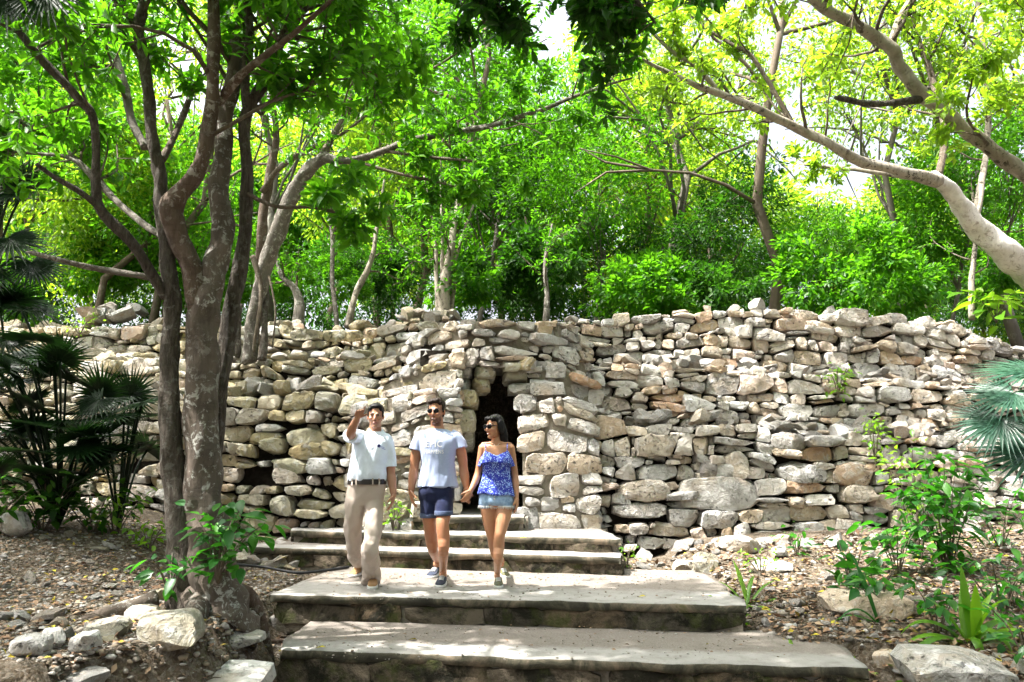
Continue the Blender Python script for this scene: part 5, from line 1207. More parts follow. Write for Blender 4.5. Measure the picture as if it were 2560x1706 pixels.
def head(mb, c, k, yaw, pitch=0, roll=0, fem=0):
    M = Matrix.Rotation(yaw, 3, 'Z') @ Matrix.Rotation(pitch, 3, 'X') @ Matrix.Rotation(roll, 3, 'Y'); c = Vector(c)
    def E(p, r, rot=None): mb.ellipsoid(c + M @ (Vector(p) * k), Vector(r) * k, M @ rot if rot else M, 18, 14)
    j = .92 if fem else 1.0
    E((0, .018, .038), (.076, .095, .084)); E((0, -.022, -.012), (.067, .072, .088)); E((0, -.030, -.062), (.052 * j, .058, .048))
    E((0, -.067, -.098), (.027 * j, .024, .022)); E((0, -.012, -.080), (.056 * j, .050, .028))
    for s in (-1, 1):
        E((s * .040, -.066, -.022), (.024, .024, .020)); E((s * .030, -.081, .024), (.027, .014, .008 if fem else .010)); E((s * .077, .012, -.006), (.010, .020, .030)); E((s * .012, -.098, -.036), (.010, .011, .008))
    limb3(mb, [(c + M @ (Vector((0, -.088, .012)) * k), .008 * k), (c + M @ (Vector((0, -.108, -.026)) * k), .0125 * k)], 10)
    E((0, -.088, -.066), (.022, .012, .011))
    return c, M, k
def vcol(me, fn):
    a = me.color_attributes.new('tone', 'FLOAT_COLOR', 'POINT'); out = np.ones((len(me.vertices), 4), np.float32)
    for i, v in enumerate(me.vertices): out[i, :3] = fn(v.co)
    a.data.foreach_set('color', out.ravel())
def mat_skin(name, rough=.42):
    m, t, b, o = nodes(name); a = N(t, 'ShaderNodeVertexColor', layer_name='tone'); tc = N(t, 'ShaderNodeTexCoord')
    c = mixc(t, mapr(t, noi(t, tc.outputs['Object'], 25, 4, .6), .35, .65, 0, .16), a.outputs[0], (.30, .10, .05)); t.links.new(c, b.inputs['Base Color'])
    b.inputs['Roughness'].default_value = rough; b.inputs['Specular IOR Level'].default_value = .45
    b.inputs['Subsurface Weight'].default_value = .12; b.inputs['Subsurface Radius'].default_value = (.012, .005, .003); b.inputs['Subsurface Scale'].default_value = 1.0
    bump(t, b, noi(t, tc.outputs['Object'], 160, 3, .6), .08, .002); return m
MATS['skin'] = mat_skin('skin')
def mat_cloth(name, col, col2=None, weave=420, rough=.85, vs=14, amt=.5):
    m, t, b, o = nodes(name); tc = N(t, 'ShaderNodeTexCoord'); v = tc.outputs['Object']
    c = mixc(t, mapr(t, noi(t, v, vs, 5, .65), .38, .64, 0, amt), col, col2 or tuple(x * .8 for x in col)); t.links.new(c, b.inputs['Base Color'])
    b.inputs['Roughness'].default_value = rough; b.inputs['Specular IOR Level'].default_value = .2; b.inputs['Sheen Weight'].default_value = .1
    bump(t, b, math_(t, 'ADD', noi(t, v, weave, 2, .5), math_(t, 'MULTIPLY', noi(t, v, 16, 4, .6), 2.0)), .3, .006); return m
MATS['polo'] = mat_cloth('white_polo', (.74, .82, .95)); MATS['tee'] = mat_cloth('grey_marl', (.36, .42, .60), (.30, .36, .53), 300, .9, 60)
MATS['chino'] = mat_cloth('beige_chino', (.47, .395, .34), (.42, .35, .30)); MATS['denim_dark'] = mat_cloth('dark_denim', (.010, .014, .045), (.016, .024, .075), 500, .8, 9, .8)
MATS['denim_cuff'] = mat_cloth('denim_cuff', (.075, .10, .18), (.05, .07, .13), 500); MATS['denim_light'] = mat_cloth('washed_denim', (.36, .50, .68), (.17, .28, .47), 500, .85, 22, .9)
MATS['black'] = simple('black_plastic', (.010, .010, .012), .3, .5); MATS['lens'] = simple('dark_lens', (.004, .005, .006), .12, .25); MATS['belt'] = simple('black_leather', (.014, .010, .008), .4, .45)
MATS['hair_black'] = simple('black_hair', (.006, .005, .005), .5, .18, bmp=.6, bscale=140, bdist=.006); MATS['hair_brown'] = simple('brown_hair', (.020, .012, .008), .55, .18, bmp=.7, bscale=120, bdist=.008)
MATS['white'] = simple('white_print', (.80, .80, .80), .8, .2); MATS['rubber'] = simple('white_rubber', (.70, .70, .68), .6, .3, var=.2); MATS['navy'] = mat_cloth('navy_canvas', (.018, .024, .045), (.03, .04, .07))
MATS['tan_shoe'] = mat_cloth('tan_suede', (.34, .20, .085), (.25, .14, .06)); MATS['dark_shoe'] = mat_cloth('green_patterned_canvas', (.03, .05, .045), (.16, .13, .035), 200, .8, 40, .9)
MATS['metal'] = simple('silver', (.6, .6, .58), .25, .6); MATS['eye'] = simple('eye_white', (.42, .38, .35), .25, .5); MATS['iris'] = simple('dark_iris', (.012, .008, .006), .15, .5); MATS['navy_print'] = simple('navy_print', (.008, .012, .07), .7, .2)
def mat_print():
    m, t, b, o = nodes('blue_paisley'); tc = N(t, 'ShaderNodeTexCoord'); v = tc.outputs['Object']
    vo = N(t, 'ShaderNodeTexVoronoi', i_Scale=42.0); vo.inputs['Randomness'].default_value = 1.0; t.links.new(v, vo.inputs['Vector'])
    vo2 = N(t, 'ShaderNodeTexVoronoi', i_Scale=95.0); t.links.new(v, vo2.inputs['Vector'])
    c = ramp(t, vo.outputs['Distance'], [(.0, (.20, .38, .72)), (.24, (.42, .52, .85)), (.30, (.03, .045, .42)), (.62, (.022, .035, .36)), (.72, (.28, .42, .80))])
    c = mixc(t, mapr(t, vo2.outputs['Distance'], .30, .18, 0, .75), c, (.34, .42, .80)); t.links.new(c, b.inputs['Base Color'])
    b.inputs['Roughness'].default_value = .85; b.inputs['Specular IOR Level'].default_value = .2; bump(t, b, noi(t, v, 20, 4, .6), .3, .008); return m
MATS['paisley'] = mat_print()
def shoe(root, heel, yaw, L, up_mat, lace=None, pitch=0, name='shoe'):
    k = L / .28; M = Matrix.Rotation(yaw, 3, 'Z') @ Matrix.Rotation(pitch, 3, 'X'); h = Vector(heel)
    sec = [(.0, .018, .045), (.012, .032, .075), (.05, .037, .088), (.10, .039, .080), (.145, .044, .060), (.195, .047, .048), (.24, .041, .042), (.268, .028, .034), (.28, .010, .024)]
    def build(z0, gr, top):
        mb = MB(); V = []; Fs = []; n = 14; s = spline(sec, 3)
        for (t, w_, hh) in s:
            for q in range(n):
                a = 2 * math.pi * q / n; c, sn = math.cos(a), math.sin(a); H = hh if top else .026
                z = z0 + max(0, (sn * .5 + .5)) ** .8 * (H - z0) if top else z0 + (H - z0) * (1 if sn > 0 else 0)
                x = (w_ + gr) * math.copysign(abs(c) ** (.7 if top else .5), c)
                V.append(h + M @ (Vector((x, -t - (gr if t > .2 else -gr if t < .02 else 0), z)) * k))
        m = len(s)
        for j in range(m - 1):
            for q in range(n): Fs.append([j * n + q, j * n + (q + 1) % n, (j + 1) * n + (q + 1) % n, (j + 1) * n + q])
        Fs += [list(range(n - 1, -1, -1)), list(range((m - 1) * n, m * n))]; mb.add(V, Fs); return mb.mesh(name)
    o = link(name, build(.018, 0, True), MATS[up_mat], root); link('sole', build(.001, .004, False), MATS['rubber'], o)
    if lace:
        for q in range(4):
            t = .095 + .022 * q; z = .083 - .007 * q; mb = MB(); mb.tube([h + M @ (Vector((x, -t - abs(x) * .1, z - abs(x) * abs(x) * 9)) * k) for x in (-.024, -.01, .01, .024)], [.0042 * k] * 4, 6); link('lace', mb.mesh('lace'), MATS[lace], o)
    return o
def sunglasses(root, H, wd=.026, ht=.022, mat='lens'):
    c, M, k = H; g = MB()
    for s in (-1, 1):
        mb = MB(); mb.ellipsoid(c + M @ (Vector((s * .031, -.104, .008)) * k), Vector((wd, .006, ht)) * k, M @ Matrix.Rotation(s * .22, 3, 'Z'), 16, 10); lens = mb
        g.tube([c + M @ (Vector(p) * k) for p in ((s * .056, -.098, .016), (s * .074, -.060, .015), (s * .080, .008, .010))], [.0025] * 3, 6)
        if s < 0: keep = lens
    g.tube([c + M @ (Vector(p) * k) for p in ((-.012, -.110, .014), (0, -.114, .017), (.012, -.110, .014))], [.0028] * 3, 6)
    f = link('sunglasses', g.mesh('sunglasses'), MATS['black'], root); link('lens', keep.mesh('lens'), MATS[mat], f); link('lens', lens.mesh('lens'), MATS[mat], f)
def hair(root, H, parts, mat, vox=.006, amp=.004, cut=None):
    c, M, k = H; mb = MB()
    for p, r in parts: mb.ellipsoid(c + M @ (Vector(p) * k), Vector(r) * k, M, 18, 14)
    me = remesh(mb, vox, 3, .6, 'hair'); folds(me, amp, 60, 25, 3); return link('hair', me, MATS[mat], root)
def wrap_text(root, txt, px, py, Y, size, wscale, bvh, mat, name='lettering'):
    cu = bpy.data.curves.new('t', 'FONT'); cu.body = txt; cu.size = size; cu.align_x = 'CENTER'; cu.align_y = 'CENTER'; cu.space_character = 1.12; cu.offset = .0006
    o = bpy.data.objects.new('t', cu); COL.objects.link(o); me = bpy.data.meshes.new_from_object(o.evaluated_get(bpy.context.evaluated_depsgraph_get())); bpy.data.objects.remove(o)
    bm = bmesh.new(); bm.from_mesh(me); bmesh.ops.subdivide_edges(bm, edges=[e for e in bm.edges if e.calc_length() > .008], cuts=2); bmesh.ops.triangulate(bm, faces=bm.faces); c = at(px, py, Y)
    for v in bm.verts:
        x, z = c.x + v.co.x * wscale, c.z + v.co.y; hit = bvh.ray_cast(Vector((x, Y - 1.2, z)), Vector((0, 1, 0))); v.co = (x, (hit[0].y if hit[0] else Y - .12) - .0035, z)
    bm.to_mesh(me); bm.free(); return link(name, me, MATS[mat], root)
def bvh_of(me):
    return BVHTree.FromPolygons([v.co.copy() for v in me.vertices], [list(p.vertices) for p in me.polygons])
def paint(H, base, beard=0, lips=(.36, .10, .075), brow=None, sun=1.0):
    c, M, k = H; Mi = M.inverted(); base = np.array(base)
    def fn(co):
        l = Mi @ (co - c) / k; col = base
        if abs(l.x) < .1 and abs(l.y) < .13 and abs(l.z) < .14:
            if l.y < -.055:
                if beard and l.z < -.046:
                    t = min(1, (-.046 - l.z) / .02) * (1 if not (abs(l.x) < .020 and -.076 < l.z < -.058) else .15); col = col * (1 - beard * t) + np.array((.035, .02, .013)) * beard * t
                if ((l.x / .024) ** 2 + ((l.z + .066) / .0085) ** 2) < 1: col = np.array(lips)
                if brow is not None and ((abs(l.x) - .032) / .021) ** 2 + ((l.z - .031 + abs(abs(l.x) - .034) * .15) / .0062) ** 2 < 1: col = np.array(brow)
                if ((abs(l.x) - .009) / .005) ** 2 + ((l.z + .043) / .004) ** 2 < 1: col = col * .35
                if ((abs(l.x) - .031) / .022) ** 2 + ((l.z - .012) / .013) ** 2 < 1: col = col * .72
            elif beard and l.z < -.022 and l.y < .0:
                t = min(1, (-.022 - l.z) / .03) * min(1, -l.y / .03 + .4); t = min(t, 1); col = col * (1 - beard * t) + np.array((.035, .02, .013)) * beard * t
        return col
    return fn

def mk(Y):
    def P(px, py, dy=0): return at(px, py, Y + dy)
    def ring(px, py, hw, ry, dy=0):
        p = at(px, py, Y + dy); return (p.x, p.y, p.z, hw * (Y + dy) / F, ry)
    return P, ring
SC = 1 / 256
# ---------------------------------------------------------------- the guide in the white polo shirt
def guide():
    Y = 7.75; P, ring = mk(Y); f0 = gz(922, 1473, 0); f1 = gz(890, 1443, 0)
    root = empty('person', (P(920, 1470).x, Y, 0), 'person in a white polo shirt and beige trousers, pointing with a raised arm', 'person', 'three people walking down the steps')
    b = MB(); H = head(b, P(939, 1042), .965, .10, .02)
    limb3(b, [(P(939, 1056, .03), .056), (P(938, 1078, .04), .060), (P(936, 1092, .04), .075)])
    loft(b, [ring(936, 1088, 28, .07, .03), ring(933, 1097, 40, .09, .02), ring(929, 1120, 40, .10), ring(924, 1160, 38, .105), ring(920, 1200, 38, .09), ring(913, 1240, 36, .075)])
    limb3(b, [(P(900, 1096, 0), .050), (P(886, 1090, -.13), .052), (P(877, 1086, -.26), .043), (P(881, 1072, -.33), .043), (P(893, 1047, -.41), .029)])
    w_ = P(893.5, 1046, -.415); hand(b, w_, P(901, 1026, -.47) - w_, Vector((.35, -.9, -.3)), Vector((1, 0, .3)), .98, .75, True)
    limb3(b, [(P(968, 1104), .048), (P(976, 1140, .02), .050), (P(977, 1182, .03), .042), (P(980, 1205, .0), .043), (P(984, 1235, -.04), .029)])
    w_ = P(984, 1236, -.04); hand(b, w_, P(980, 1262, -.06) - w_, Vector((-1, .1, 0)), Vector((-.2, -1, 0)), 1.0, .38)
    limb3(b, [(P(934, 1248), .075), (P(934, 1300, -.06), .055), (P(931, 1345, -.10), .045), (P(927, 1380, -.12), .042), (Vector((f0.x, f0.y + .18, .10)), .042)])
    limb3(b, [(P(889, 1248), .075), (P(884, 1300, .04), .055), (P(884, 1345, .16), .045), (P(887, 1380, .30), .042), (Vector((f1.x, f1.y + .16, .12)), .042)])
    me = remesh(b, .0048, 2, .5); vcol(me, paint(H, (.37, .185, .11), .12, (.30, .10, .08), (.02, .012, .008)))
    link('body', me, MATS['skin'], root)
    c, M, k = H
    for s in (-1, 1):
        mb = MB(); mb.ellipsoid(c + M @ (Vector((s * .031, -.084, .010)) * k), Vector((.012, .008, .0045)) * k, M, 12, 8); e = link('eye', mb.mesh('eye'), MATS['eye'], root)
        mb = MB(); mb.ellipsoid(c + M @ (Vector((s * .031, -.0895, .010)) * k), Vector((.0065, .005, .0065)) * k, M, 10, 8); link('iris', mb.mesh('iris'), MATS['iris'], e)
    hair(root, H, [((0, .034, .062), (.083, .092, .078)), ((0, -.030, .100), (.066, .050, .028)), ((-.052, -.038, .076), (.022, .032, .026)), ((.052, -.030, .074), (.022, .035, .028)), ((-.072, -.010, .028), (.010, .024, .04)), ((.072, -.008, .028), (.010, .024, .04)), ((0, .075, 0), (.066, .042, .085))], 'hair_black')
    # polo shirt
    s = MB(); loft(s, [ring(938, 1080, 20, .072, .03), ring(937, 1086, 34, .085, .02), ring(933, 1094, 47, .105, .01), ring(931, 1108, 49, .120), ring(927, 1130, 46, .132, -.01), ring(922, 1160, 45, .138, -.01), ring(919, 1185, 46.5, .140, -.01), ring(918, 1203, 46, .132)])
    sleeve(s, [(P(912, 1097), .070), (P(894, 1093, -.06), .072), (P(882, 1091, -.15), .070), (P(876, 1088, -.225), .074)])
    sleeve(s, [(P(958, 1096), .060), (P(967, 1106), .066), (P(973, 1130, .01), .062), (P(975, 1150, .02), .063), (P(976, 1168, .02), .066)])
    sm_ = remesh(s, .0062, 4, .6, 'polo_shirt'); folds(sm_, .008, 10, 4, 1, .95, 1.4); sh = link('polo_shirt', sm_, MATS['polo'], root)
    bv = bvh_of(sm_)
    for sd in (-1, 1):   # collar wings and placket
        q = MB(); pts = [P(939 + sd * 6, 1092, -.075), P(939 + sd * 17, 1089, -.065), P(939 + sd * 22, 1080, -.01), P(939 + sd * 17, 1074, .06)]; pts2 = [p + Vector((-sd * .022, .028, .034)) for p in pts]
        q.add(pts + pts2 + [p + Vector((0, .007, 0)) for p in pts2], [[0, 1, 5, 4], [1, 2, 6, 5], [2, 3, 7, 6], [4, 5, 9, 8], [5, 6, 10, 9], [6, 7, 11, 10]]); link('collar', q.mesh('collar'), MATS['polo'], sh)
    q = MB(); V = []
    for j in range(8):
        for sd in (-1, 1):
            p = P(938 - j * .4 + sd * 3.6, 1092 + j * 4.2); h = bv.ray_cast(Vector((p.x, Y - 1, p.z)), Vector((0, 1, 0))); V.append((p.x, (h[0].y if h[0] else Y - .12) - .004, p.z))
    q.add(V, [[2 * j, 2 * j + 1, 2 * j + 3, 2 * j + 2] for j in range(7)]); link('placket', q.mesh('placket'), MATS['polo'], sh)
    q = MB(); V = []; n = 18
    for j in range(n):
        a = 2 * math.pi * j / n; p = P(952.7 + 4.0 * math.cos(a), 1116 - 4.2 * math.sin(a)); h = bv.ray_cast(Vector((p.x, Y - 1, p.z)), Vector((0, 1, 0))); V.append((p.x, (h[0].y if h[0] else Y - .12) - .004, p.z))
    q.add(V, [list(range(n))]); q2 = link('emblem', q.mesh('emblem'), MATS['navy_print'], sh)
    q = MB()
    for (xa, ya, xb, yb, t) in ((953, 1120.5, 957.5, 1118, 1.1), (957, 1117, 965, 1120.5, .7), (958, 1120.5, 967, 1125, .8)):
        V = []
        for j in range(4):
            for dz in (-t, t):
                p = P(xa + (xb - xa) * j / 3, ya + (yb - ya) * j / 3 + dz); h = bv.ray_cast(Vector((p.x, Y - 1, p.z)), Vector((0, 1, 0))); V.append((p.x, (h[0].y if h[0] else Y - .12) - (.005 if xa != 953 else .0065), p.z))
        q.add(V, [[2 * j, 2 * j + 1, 2 * j + 3, 2 * j + 2] for j in range(3)])
    link('emblem_line', q.mesh('emblem_line'), simple('pale_navy_print', (.25, .30, .55), .8, .2), sh)
    # trousers and belt
    t = MB(); loft(t, [ring(918, 1203, 45, .128), ring(916, 1220, 47, .120), ring(913, 1240, 46.5, .108), ring(911.5, 1256, 44, .088), ring(911, 1264, 40, .07)])
    sleeve(t, [(P(933, 1225), .080), (P(935, 1255), .093), (P(935, 1300, -.06), .084), (P(931, 1345, -.10), .074), (P(927, 1380, -.12), .076), (Vector((f0.x - .012, f0.y + .17, .12)), .082), (Vector((f0.x - .012, f0.y + .17, .035)), .086)])
    sleeve(t, [(P(893, 1225), .080), (P(888, 1255), .095), (P(884, 1300, .04), .090), (P(884, 1345, .16), .078), (P(887, 1380, .30), .072), (Vector((f1.x + .0, f1.y + .15, .13)), .064), (Vector((f1.x, f1.y + .15, .05)), .066)])
    tm = remesh(t, .0062, 10, .6, 'trousers'); folds(tm, .011, 8, 4, 5, .1, .9); tr = link('trousers', tm, MATS['chino'], root)
    q = MB(); loft(q, [ring(918.5, 1198, 47, .137), ring(918, 1204, 47.2, .139), ring(917.5, 1211, 47.6, .140)], 40); bl = link('belt', q.mesh('belt'), MATS['belt'], root)
    bb = bvh_of(bl.data)
    for px in (886, 897, 938, 953):
        q = MB(); V = []
        for py in (1196, 1201, 1207, 1213):
            for dx in (-1.6, 1.6):
                p = P(px + dx, py); h = bb.ray_cast(Vector((p.x, Y - 1, p.z)), Vector((0, 1, 0))); V.append((p.x, (h[0].y if h[0] else Y - .13) - .004, p.z))
        q.add(V, [[2 * j, 2 * j + 1, 2 * j + 3, 2 * j + 2] for j in range(3)]); link('belt_loop', q.mesh('belt_loop'), MATS['chino'], tr)
    shoe(root, (f0.x, f0.y + .26, 0), .12, .29, 'tan_shoe', None); shoe(root, (f1.x, f1.y + .25, .0), -.15, .29, 'tan_shoe', None)
guide()
# ---------------------------------------------------------------- the man in the grey T-shirt
def tee_man():
    Y = 7.85; P, ring = mk(Y); f0 = gz(1100, 1470, 0); f1 = gz(1082, 1447, 0)
    root = empty('person', (P(1095, 1470).x, Y, 0), 'bearded person in sunglasses, grey printed T-shirt and rolled dark denim shorts, walking', 'person', 'three people walking down the steps')
    b = MB(); H = head(b, P(1091, 1030), 1.0, -.24, .05)
    limb3(b, [(P(1092, 1046, .03), .060), (P(1093, 1066, .04), .064), (P(1094, 1084, .04), .085)])
    loft(b, [ring(1094, 1080, 28, .075, .03), ring(1095, 1090, 42, .095, .02), ring(1096, 1115, 41, .11), ring(1095, 1150, 37, .105), ring(1094, 1200, 37, .10), ring(1091, 1240, 40, .105)])
    limb3(b, [(P(1055, 1100), .050), (P(1042, 1130, .02), .054), (P(1036, 1166, .03), .044), (P(1033, 1190, .01), .046), (P(1028, 1226, -.04), .030)])
    w_ = P(1028, 1227, -.04); hand(b, w_, P(1030, 1252, -.06) - w_, Vector((.9, .3, 0)), Vector((.3, -1, 0)), 1.04, .42)
    limb3(b, [(P(1137, 1098), .050), (P(1152, 1130, .02), .054), (P(1158, 1166, .03), .044), (P(1161, 1190, .01), .046), (P(1166, 1217, -.03), .030)])
    w_ = P(1166, 1218, -.03); hand(b, w_, P(1163, 1246, -.06) - w_, Vector((.6, .75, 0)), Vector((-.5, -.9, 0)), 1.02, .62)
    k0 = Vector((f0.x + .01, f0.y + .20, .09)); k1 = Vector((f1.x + .02, f1.y + .20, .12))
    limb3(b, [(P(1110, 1248), .080), (P(1109, 1290, -.08), .070), (P(1106, 1310, -.12), .062), (P(1109, 1345, -.12), .060), (P(1109, 1380, -.10), .050), (k0 + Vector((0, 0, .06)), .037), (k0, .038)])
    limb3(b, [(P(1072, 1248), .080), (P(1072, 1292, .0), .068), (P(1074, 1314, .03), .060), (P(1078, 1348, .14), .060), (P(1083, 1378, .24), .048), (k1 + Vector((0, 0, .05)), .037), (k1, .038)])
    me = remesh(b, .0048, 2, .5); vcol(me, paint(H, (.40, .185, .10), .72, (.34, .12, .09), (.02, .012, .008)))
    link('body', me, MATS['skin'], root); sunglasses(root, H, .028, .024)
    c, M, k = H; q = MB(); q.ellipsoid(c + M @ (Vector((0, -.0965, -.0655)) * k), Vector((.017, .004, .0042)) * k, M, 12, 8); link('teeth', q.mesh('teeth'), MATS['eye'], root)
    hair(root, H, [((0, .030, .060), (.079, .092, .078)), ((0, -.040, .106), (.060, .044, .026)), ((.02, -.03, .114), (.048, .048, .024)), ((-.045, -.045, .096), (.026, .032, .026)), ((.050, -.035, .090), (.024, .035, .028)), ((-.074, -.006, .030), (.010, .026, .04)), ((.074, -.006, .030), (.010, .026, .04)), ((0, .075, 0), (.066, .042, .07))], 'hair_brown', .006, .006)
    s = MB(); loft(s, [ring(1093, 1074, 23, .080, .03), ring(1094, 1080, 36, .092, .02), ring(1095, 1089, 49, .112, .01), ring(1096, 1104, 49, .130), ring(1095, 1128, 45.5, .138), ring(1094, 1155, 41.5, .128), ring(1094, 1180, 42.5, .126), ring(1095, 1203, 47, .134), ring(1095, 1218, 50, .138)])
    sleeve(s, [(P(1066, 1090), .058), (P(1054, 1096), .066), (P(1045, 1110), .066), (P(1040, 1126), .073)]); sleeve(s, [(P(1126, 1088), .058), (P(1138, 1094), .066), (P(1148, 1106), .066), (P(1152, 1121), .073)])
    sm_ = remesh(s, .0062, 4, .6, 't_shirt'); folds(sm_, .009, 9, 3, 9, .95, 1.35); sh = link('t_shirt', sm_, MATS['tee'], root); bv = bvh_of(sm_)
    q = MB(); n = 24; q.tube([P(1093 + 21 * math.cos(a), 1077 - 9 * math.sin(a) * (1 if math.sin(a) < 0 else -.6), .03 - .105 * (1 if math.sin(a) < 0 else -.9) * abs(math.sin(a))) for a in np.linspace(0, 2 * math.pi, n)], [.007] * n, 7); link('neckband', q.mesh('neckband'), MATS['tee'], sh)
    wrap_text(sh, 'EPIC', 1088, 1112, Y, .085, .92, bv, 'white'); wrap_text(sh, 'HAPPENS', 1088, 1131, Y, .052, .80, bv, 'white')
    t = MB(); loft(t, [ring(1092, 1208, 40, .110), ring(1091, 1230, 44.5, .122), ring(1091, 1248, 43, .10), ring(1091, 1258, 38, .08)])
    sleeve(t, [(P(1111, 1240), .088), (P(1110, 1268, -.06), .087), (P(1109.5, 1287, -.08), .085)]); sleeve(t, [(P(1071, 1240), .088), (P(1072, 1270, 0), .085), (P(1072, 1292, .01), .083)])
    tm = remesh(t, .0062, 8, .6, 'denim_shorts'); folds(tm, .007, 9, 4, 2); so_ = link('denim_shorts', tm, MATS['denim_dark'], root)
    for (px, py, dy, r) in ((1109.5, 1283, -.085, .090), (1072, 1289, .01, .088)):
        q = MB(); c0 = P(px, py, dy); q.tube([c0 + Vector((0, 0, z)) for z in (-.022, -.018, .018, .022)], [r * .97, r, r, r * .97], 26, True); link('cuff', q.mesh('cuff'), MATS['denim_cuff'], so_)
    shoe(root, (f0.x + .01, f0.y + .27, 0), -.06, .30, 'navy', 'rubber'); shoe(root, (f1.x + .02, f1.y + .28, .0), -.18, .30, 'navy', 'rubber')
tee_man()
# ---------------------------------------------------------------- the woman in the blue top
def woman():
    Y = 7.80; P, ring = mk(Y); f0 = gz(1245, 1471, 0); f1 = gz(1248, 1446, 0)
    root = empty('person', (P(1243, 1470).x, Y, 0), 'long-haired person in sunglasses, blue patterned camisole and pale denim shorts, walking', 'person', 'three people walking down the steps')
    b = MB(); H = head(b, P(1235, 1068), .93, -.72, .06, 0, 1)
    limb3(b, [(P(1238, 1080, .03), .043), (P(1240, 1096, .03), .043), (P(1241, 1110, .03), .055)])
    T = [ring(1241, 1104, 16, .05, .03), ring(1241, 1110, 31, .065, .02), ring(1242, 1117, 37, .080, .01), ring(1242, 1132, 34, .090), ring(1241, 1150, 33.5, .105, -.01), ring(1241, 1170, 30.5, .098), ring(1241, 1188, 29, .090), ring(1241, 1212, 34, .098), ring(1241, 1236, 40, .112), ring(1241, 1256, 41.5, .115), ring(1241, 1268, 36, .09)]
    loft(b, T)
    for px in (1226, 1255): b.ellipsoid(P(px, 1151, -.075), (.058, .050, .055))
    limb3(b, [(P(1241 - 8, 1110.5, -.055), .010), (P(1218, 1108, -.03), .010), (P(1205, 1109, .0), .010)], 8); limb3(b, [(P(1241 + 8, 1110.5, -.055), .010), (P(1264, 1108, -.03), .010), (P(1277, 1109, .0), .010)], 8)
    limb3(b, [(P(1208, 1119), .046), (P(1203, 1145, .01), .040), (P(1196, 1178, .03), .033), (P(1189, 1202, .0), .034), (P(1177, 1226, -.05), .024)])
    w_ = P(1177, 1227, -.05); hand(b, w_, P(1166, 1248, -.07) - w_, Vector((-.5, .8, 0)), Vector((-.4, -.9, .3)), .9, .7)
    limb3(b, [(P(1275, 1119), .046), (P(1281, 1150, .02), .039), (P(1287, 1184, .03), .032), (P(1289, 1210, .0), .033), (P(1291, 1244, -.04), .023)])
    w_ = P(1291, 1245, -.04); hand(b, w_, P(1293, 1268, -.06) - w_, Vector((-.9, .2, 0)), Vector((-.2, -1, 0)), .9, .4)
    k0 = Vector((f0.x - .01, f0.y + .19, .085)); k1 = Vector((f1.x + .02, f1.y + .18, .12))
    limb3(b, [(P(1261, 1252), .092), (P(1258, 1290, -.05), .076), (P(1251, 1330, -.11), .055), (P(1248, 1345, -.11), .052), (P(1247, 1370, -.09), .052), (P(1245, 1400, -.10), .042), (k0 + Vector((0, 0, .05)), .030), (k0, .031)])
    limb3(b, [(P(1221, 1252), .090), (P(1223, 1290, -.0), .074), (P(1228, 1330, .02), .054), (P(1231, 1345, .05), .050), (P(1236, 1372, .14), .050), (P(1242, 1396, .22), .040), (k1 + Vector((0, 0, .05)), .030), (k1, .031)])
    me = remesh(b, .0048, 2, .5); vcol(me, paint(H, (.44, .22, .12), 0, (.45, .10, .10), (.03, .018, .01)))
    link('body', me, MATS['skin'], root); sunglasses(root, H, .030, .024)
    c, M, k = H; q = MB(); q.ellipsoid(c + M @ (Vector((0, -.0965, -.0655)) * k), Vector((.014, .004, .0038)) * k, M, 12, 8); link('teeth', q.mesh('teeth'), MATS['white'], root)
    q = MB(); q.ellipsoid(c + M @ (Vector((.085, .005, -.045)) * k), (.006, .006, .009)); link('earring', q.mesh('earring'), MATS['metal'], root)
    hair(root, H, [((.0, .030, .055), (.084, .094, .080)), ((-.036, -.045, .086), (.040, .045, .030)), ((.036, -.045, .086), (.040, .045, .030)), ((.080, .025, .0), (.020, .055, .075)), ((-.078, .040, .0), (.016, .045, .075)), ((0, .085, -.02), (.080, .045, .10)), ((.02, .095, -.13), (.078, .040, .12)), ((.05, .085, -.10), (.055, .045, .12)), ((.03, .11, -.24), (.070, .034, .11)), ((.05, .10, -.32), (.055, .030, .09)), ((-.06, .08, -.12), (.03, .035, .10))], 'hair_black', .006, .004)
    # camisole: a cloth tube round the torso with a dipping neckline, straps, ruffle
    RT = spline([tuple(r) for r in T], 6); zs = RT[::-1, 2]
    def tor(z, a, ease):
        x, y, rx, ry = [np.interp(z, zs, RT[::-1, i]) for i in (0, 1, 3, 4)]; ca, sa = math.cos(a), math.sin(a); e = 2 / 2.4
        px_ = x + (rx + ease) * math.copysign(abs(ca) ** e, ca); py_ = y + (ry + ease) * math.copysign(abs(sa) ** e, sa)
        if sa < 0:
            for bx in (P(1226, 1151).x, P(1255, 1151).x):
                zc = P(1240, 1151).z; py_ -= .030 * math.exp(-((px_ - bx) / .05) ** 2 - ((z - zc) / (.055 if z > zc else .075)) ** 2)
        return px_, py_
    def cloth(name, ztop, zbot, ease, mat, parent, nv=16, flare=0, wave=0, a0=0, a1=2 * math.pi, seed=0):
        n = 72; V = []; Fs = []
        for j in range(nv + 1):
            for i in range(n):
                a = a0 + (a1 - a0) * i / n; t = j / nv; z = ztop(a) * (1 - t) + zbot(a) * t; e = ease + flare * t + wave * t * math.sin(a * 11 + seed) + .004 * noise.noise(Vector((math.cos(a) * 3, math.sin(a) * 3, z * 9 + seed)))
                x, y = tor(z, a, e); V.append((x, y, z))
        for j in range(nv):
            for i in range(n): Fs.append([j * n + i, j * n + (i + 1) % n, (j + 1) * n + (i + 1) % n, (j + 1) * n + i])
        m2 = MB(); m2.add(V, Fs); o = link(name, m2.mesh(name), MATS[mat], parent); so2 = o.modifiers.new('thick', 'SOLIDIFY'); so2.thickness = .003; return o
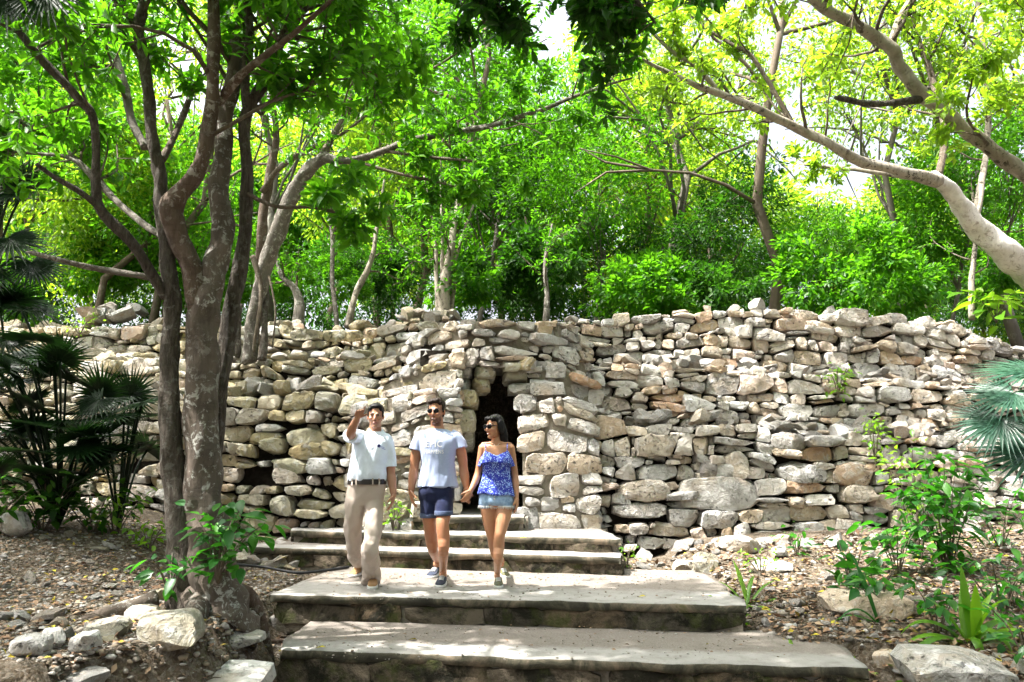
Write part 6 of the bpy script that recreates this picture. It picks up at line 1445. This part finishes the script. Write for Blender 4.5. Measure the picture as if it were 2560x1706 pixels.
    zp, zv, zb, zh = P(1240, 1128).z, P(1240, 1141).z, P(1240, 1146).z, P(1240, 1237).z
    def ztop(a):
        ca, sa = math.cos(a), math.sin(a)
        if sa < 0:
            u = abs(ca); return zv + (zp - zv) * min(1, u / .66) if u < .66 else zp + (zb - zp) * (u - .66) / .34
        return zb - .03 * sa
    def zhem(a): return zh - .012 * math.cos(a) + .006 * math.sin(a * 5)
    top = cloth('camisole', ztop, zhem, .012, 'paisley', root, 22, .012, .006, seed=1)
    cloth('ruffle', lambda a: ztop(a) + .002, lambda a: P(1240, 1163).z + .022 * abs(math.sin(1.5 * a + .9)) - .020 * (abs(math.cos(a)) > .8), .017, 'paisley', top, 10, .034, .008, seed=4)
    for s in (-1, 1):
        q = MB(); q.tube([P(1241 + s * 26.5, 1130, -.115), P(1241 + s * 27, 1118, -.085), P(1241 + s * 27.5, 1108, -.02), P(1241 + s * 27, 1109, .05), P(1241 + s * 22, 1135, .11)], [.0038] * 5, 6); link('strap', q.mesh('strap'), MATS['paisley'], top)
    q = MB(); q.tube([P(1232, 1107, -.05), P(1236, 1113, -.075), P(1240, 1115, -.082), P(1245, 1113, -.075), P(1249, 1107, -.05)], [.0015] * 5, 5); link('necklace', q.mesh('necklace'), MATS['metal'], root)
    # denim shorts with frayed hems
    t = MB(); loft(t, [ring(1241, 1226, 39.5, .118), ring(1241, 1240, 42.5, .124), ring(1241, 1256, 43, .124), ring(1241, 1264, 38, .10)])
    limb3(t, [(P(1262, 1252), .096), (P(1261, 1262, -.02), .095)]); limb3(t, [(P(1220, 1252), .095), (P(1221, 1262, -.01), .094)])
    tm = remesh(t, .0062, 3, .6, 'denim_shorts'); folds(tm, .004, 10, 8, 2); sh = link('denim_shorts', tm, MATS['denim_light'], root)
    for (px, dy, r) in ((1261.5, -.022, .096), (1220.5, -.012, .095)):
        q = MB(); c0 = P(px, 1267, dy); rr = np.random.RandomState(int(px))
        for i in range(60):
            a = 2 * math.pi * i / 60; p = c0 + Vector((math.cos(a) * r, math.sin(a) * r, .012)); q.tube([p, p + Vector((rr.normal(0, .004), rr.normal(0, .004) - .002, -.022 - .014 * rr.rand()))], [.0035, .0012], 4)
        link('frayed_hem', q.mesh('frayed_hem'), MATS['white'], sh)['kind'] = 'stuff'
    for j in range(3):
        q = MB(); q.ellipsoid(P(1236.5 - j * .2, 1236 + j * 6, -.128), (.0075, .004, .0075)); link('button', q.mesh('button'), MATS['metal'], sh)
    shoe(root, (f0.x, f0.y + .245, 0), .02, .265, 'dark_shoe', 'rubber'); shoe(root, (f1.x + .02, f1.y + .245, .0), .25, .265, 'dark_shoe', 'rubber')
woman()
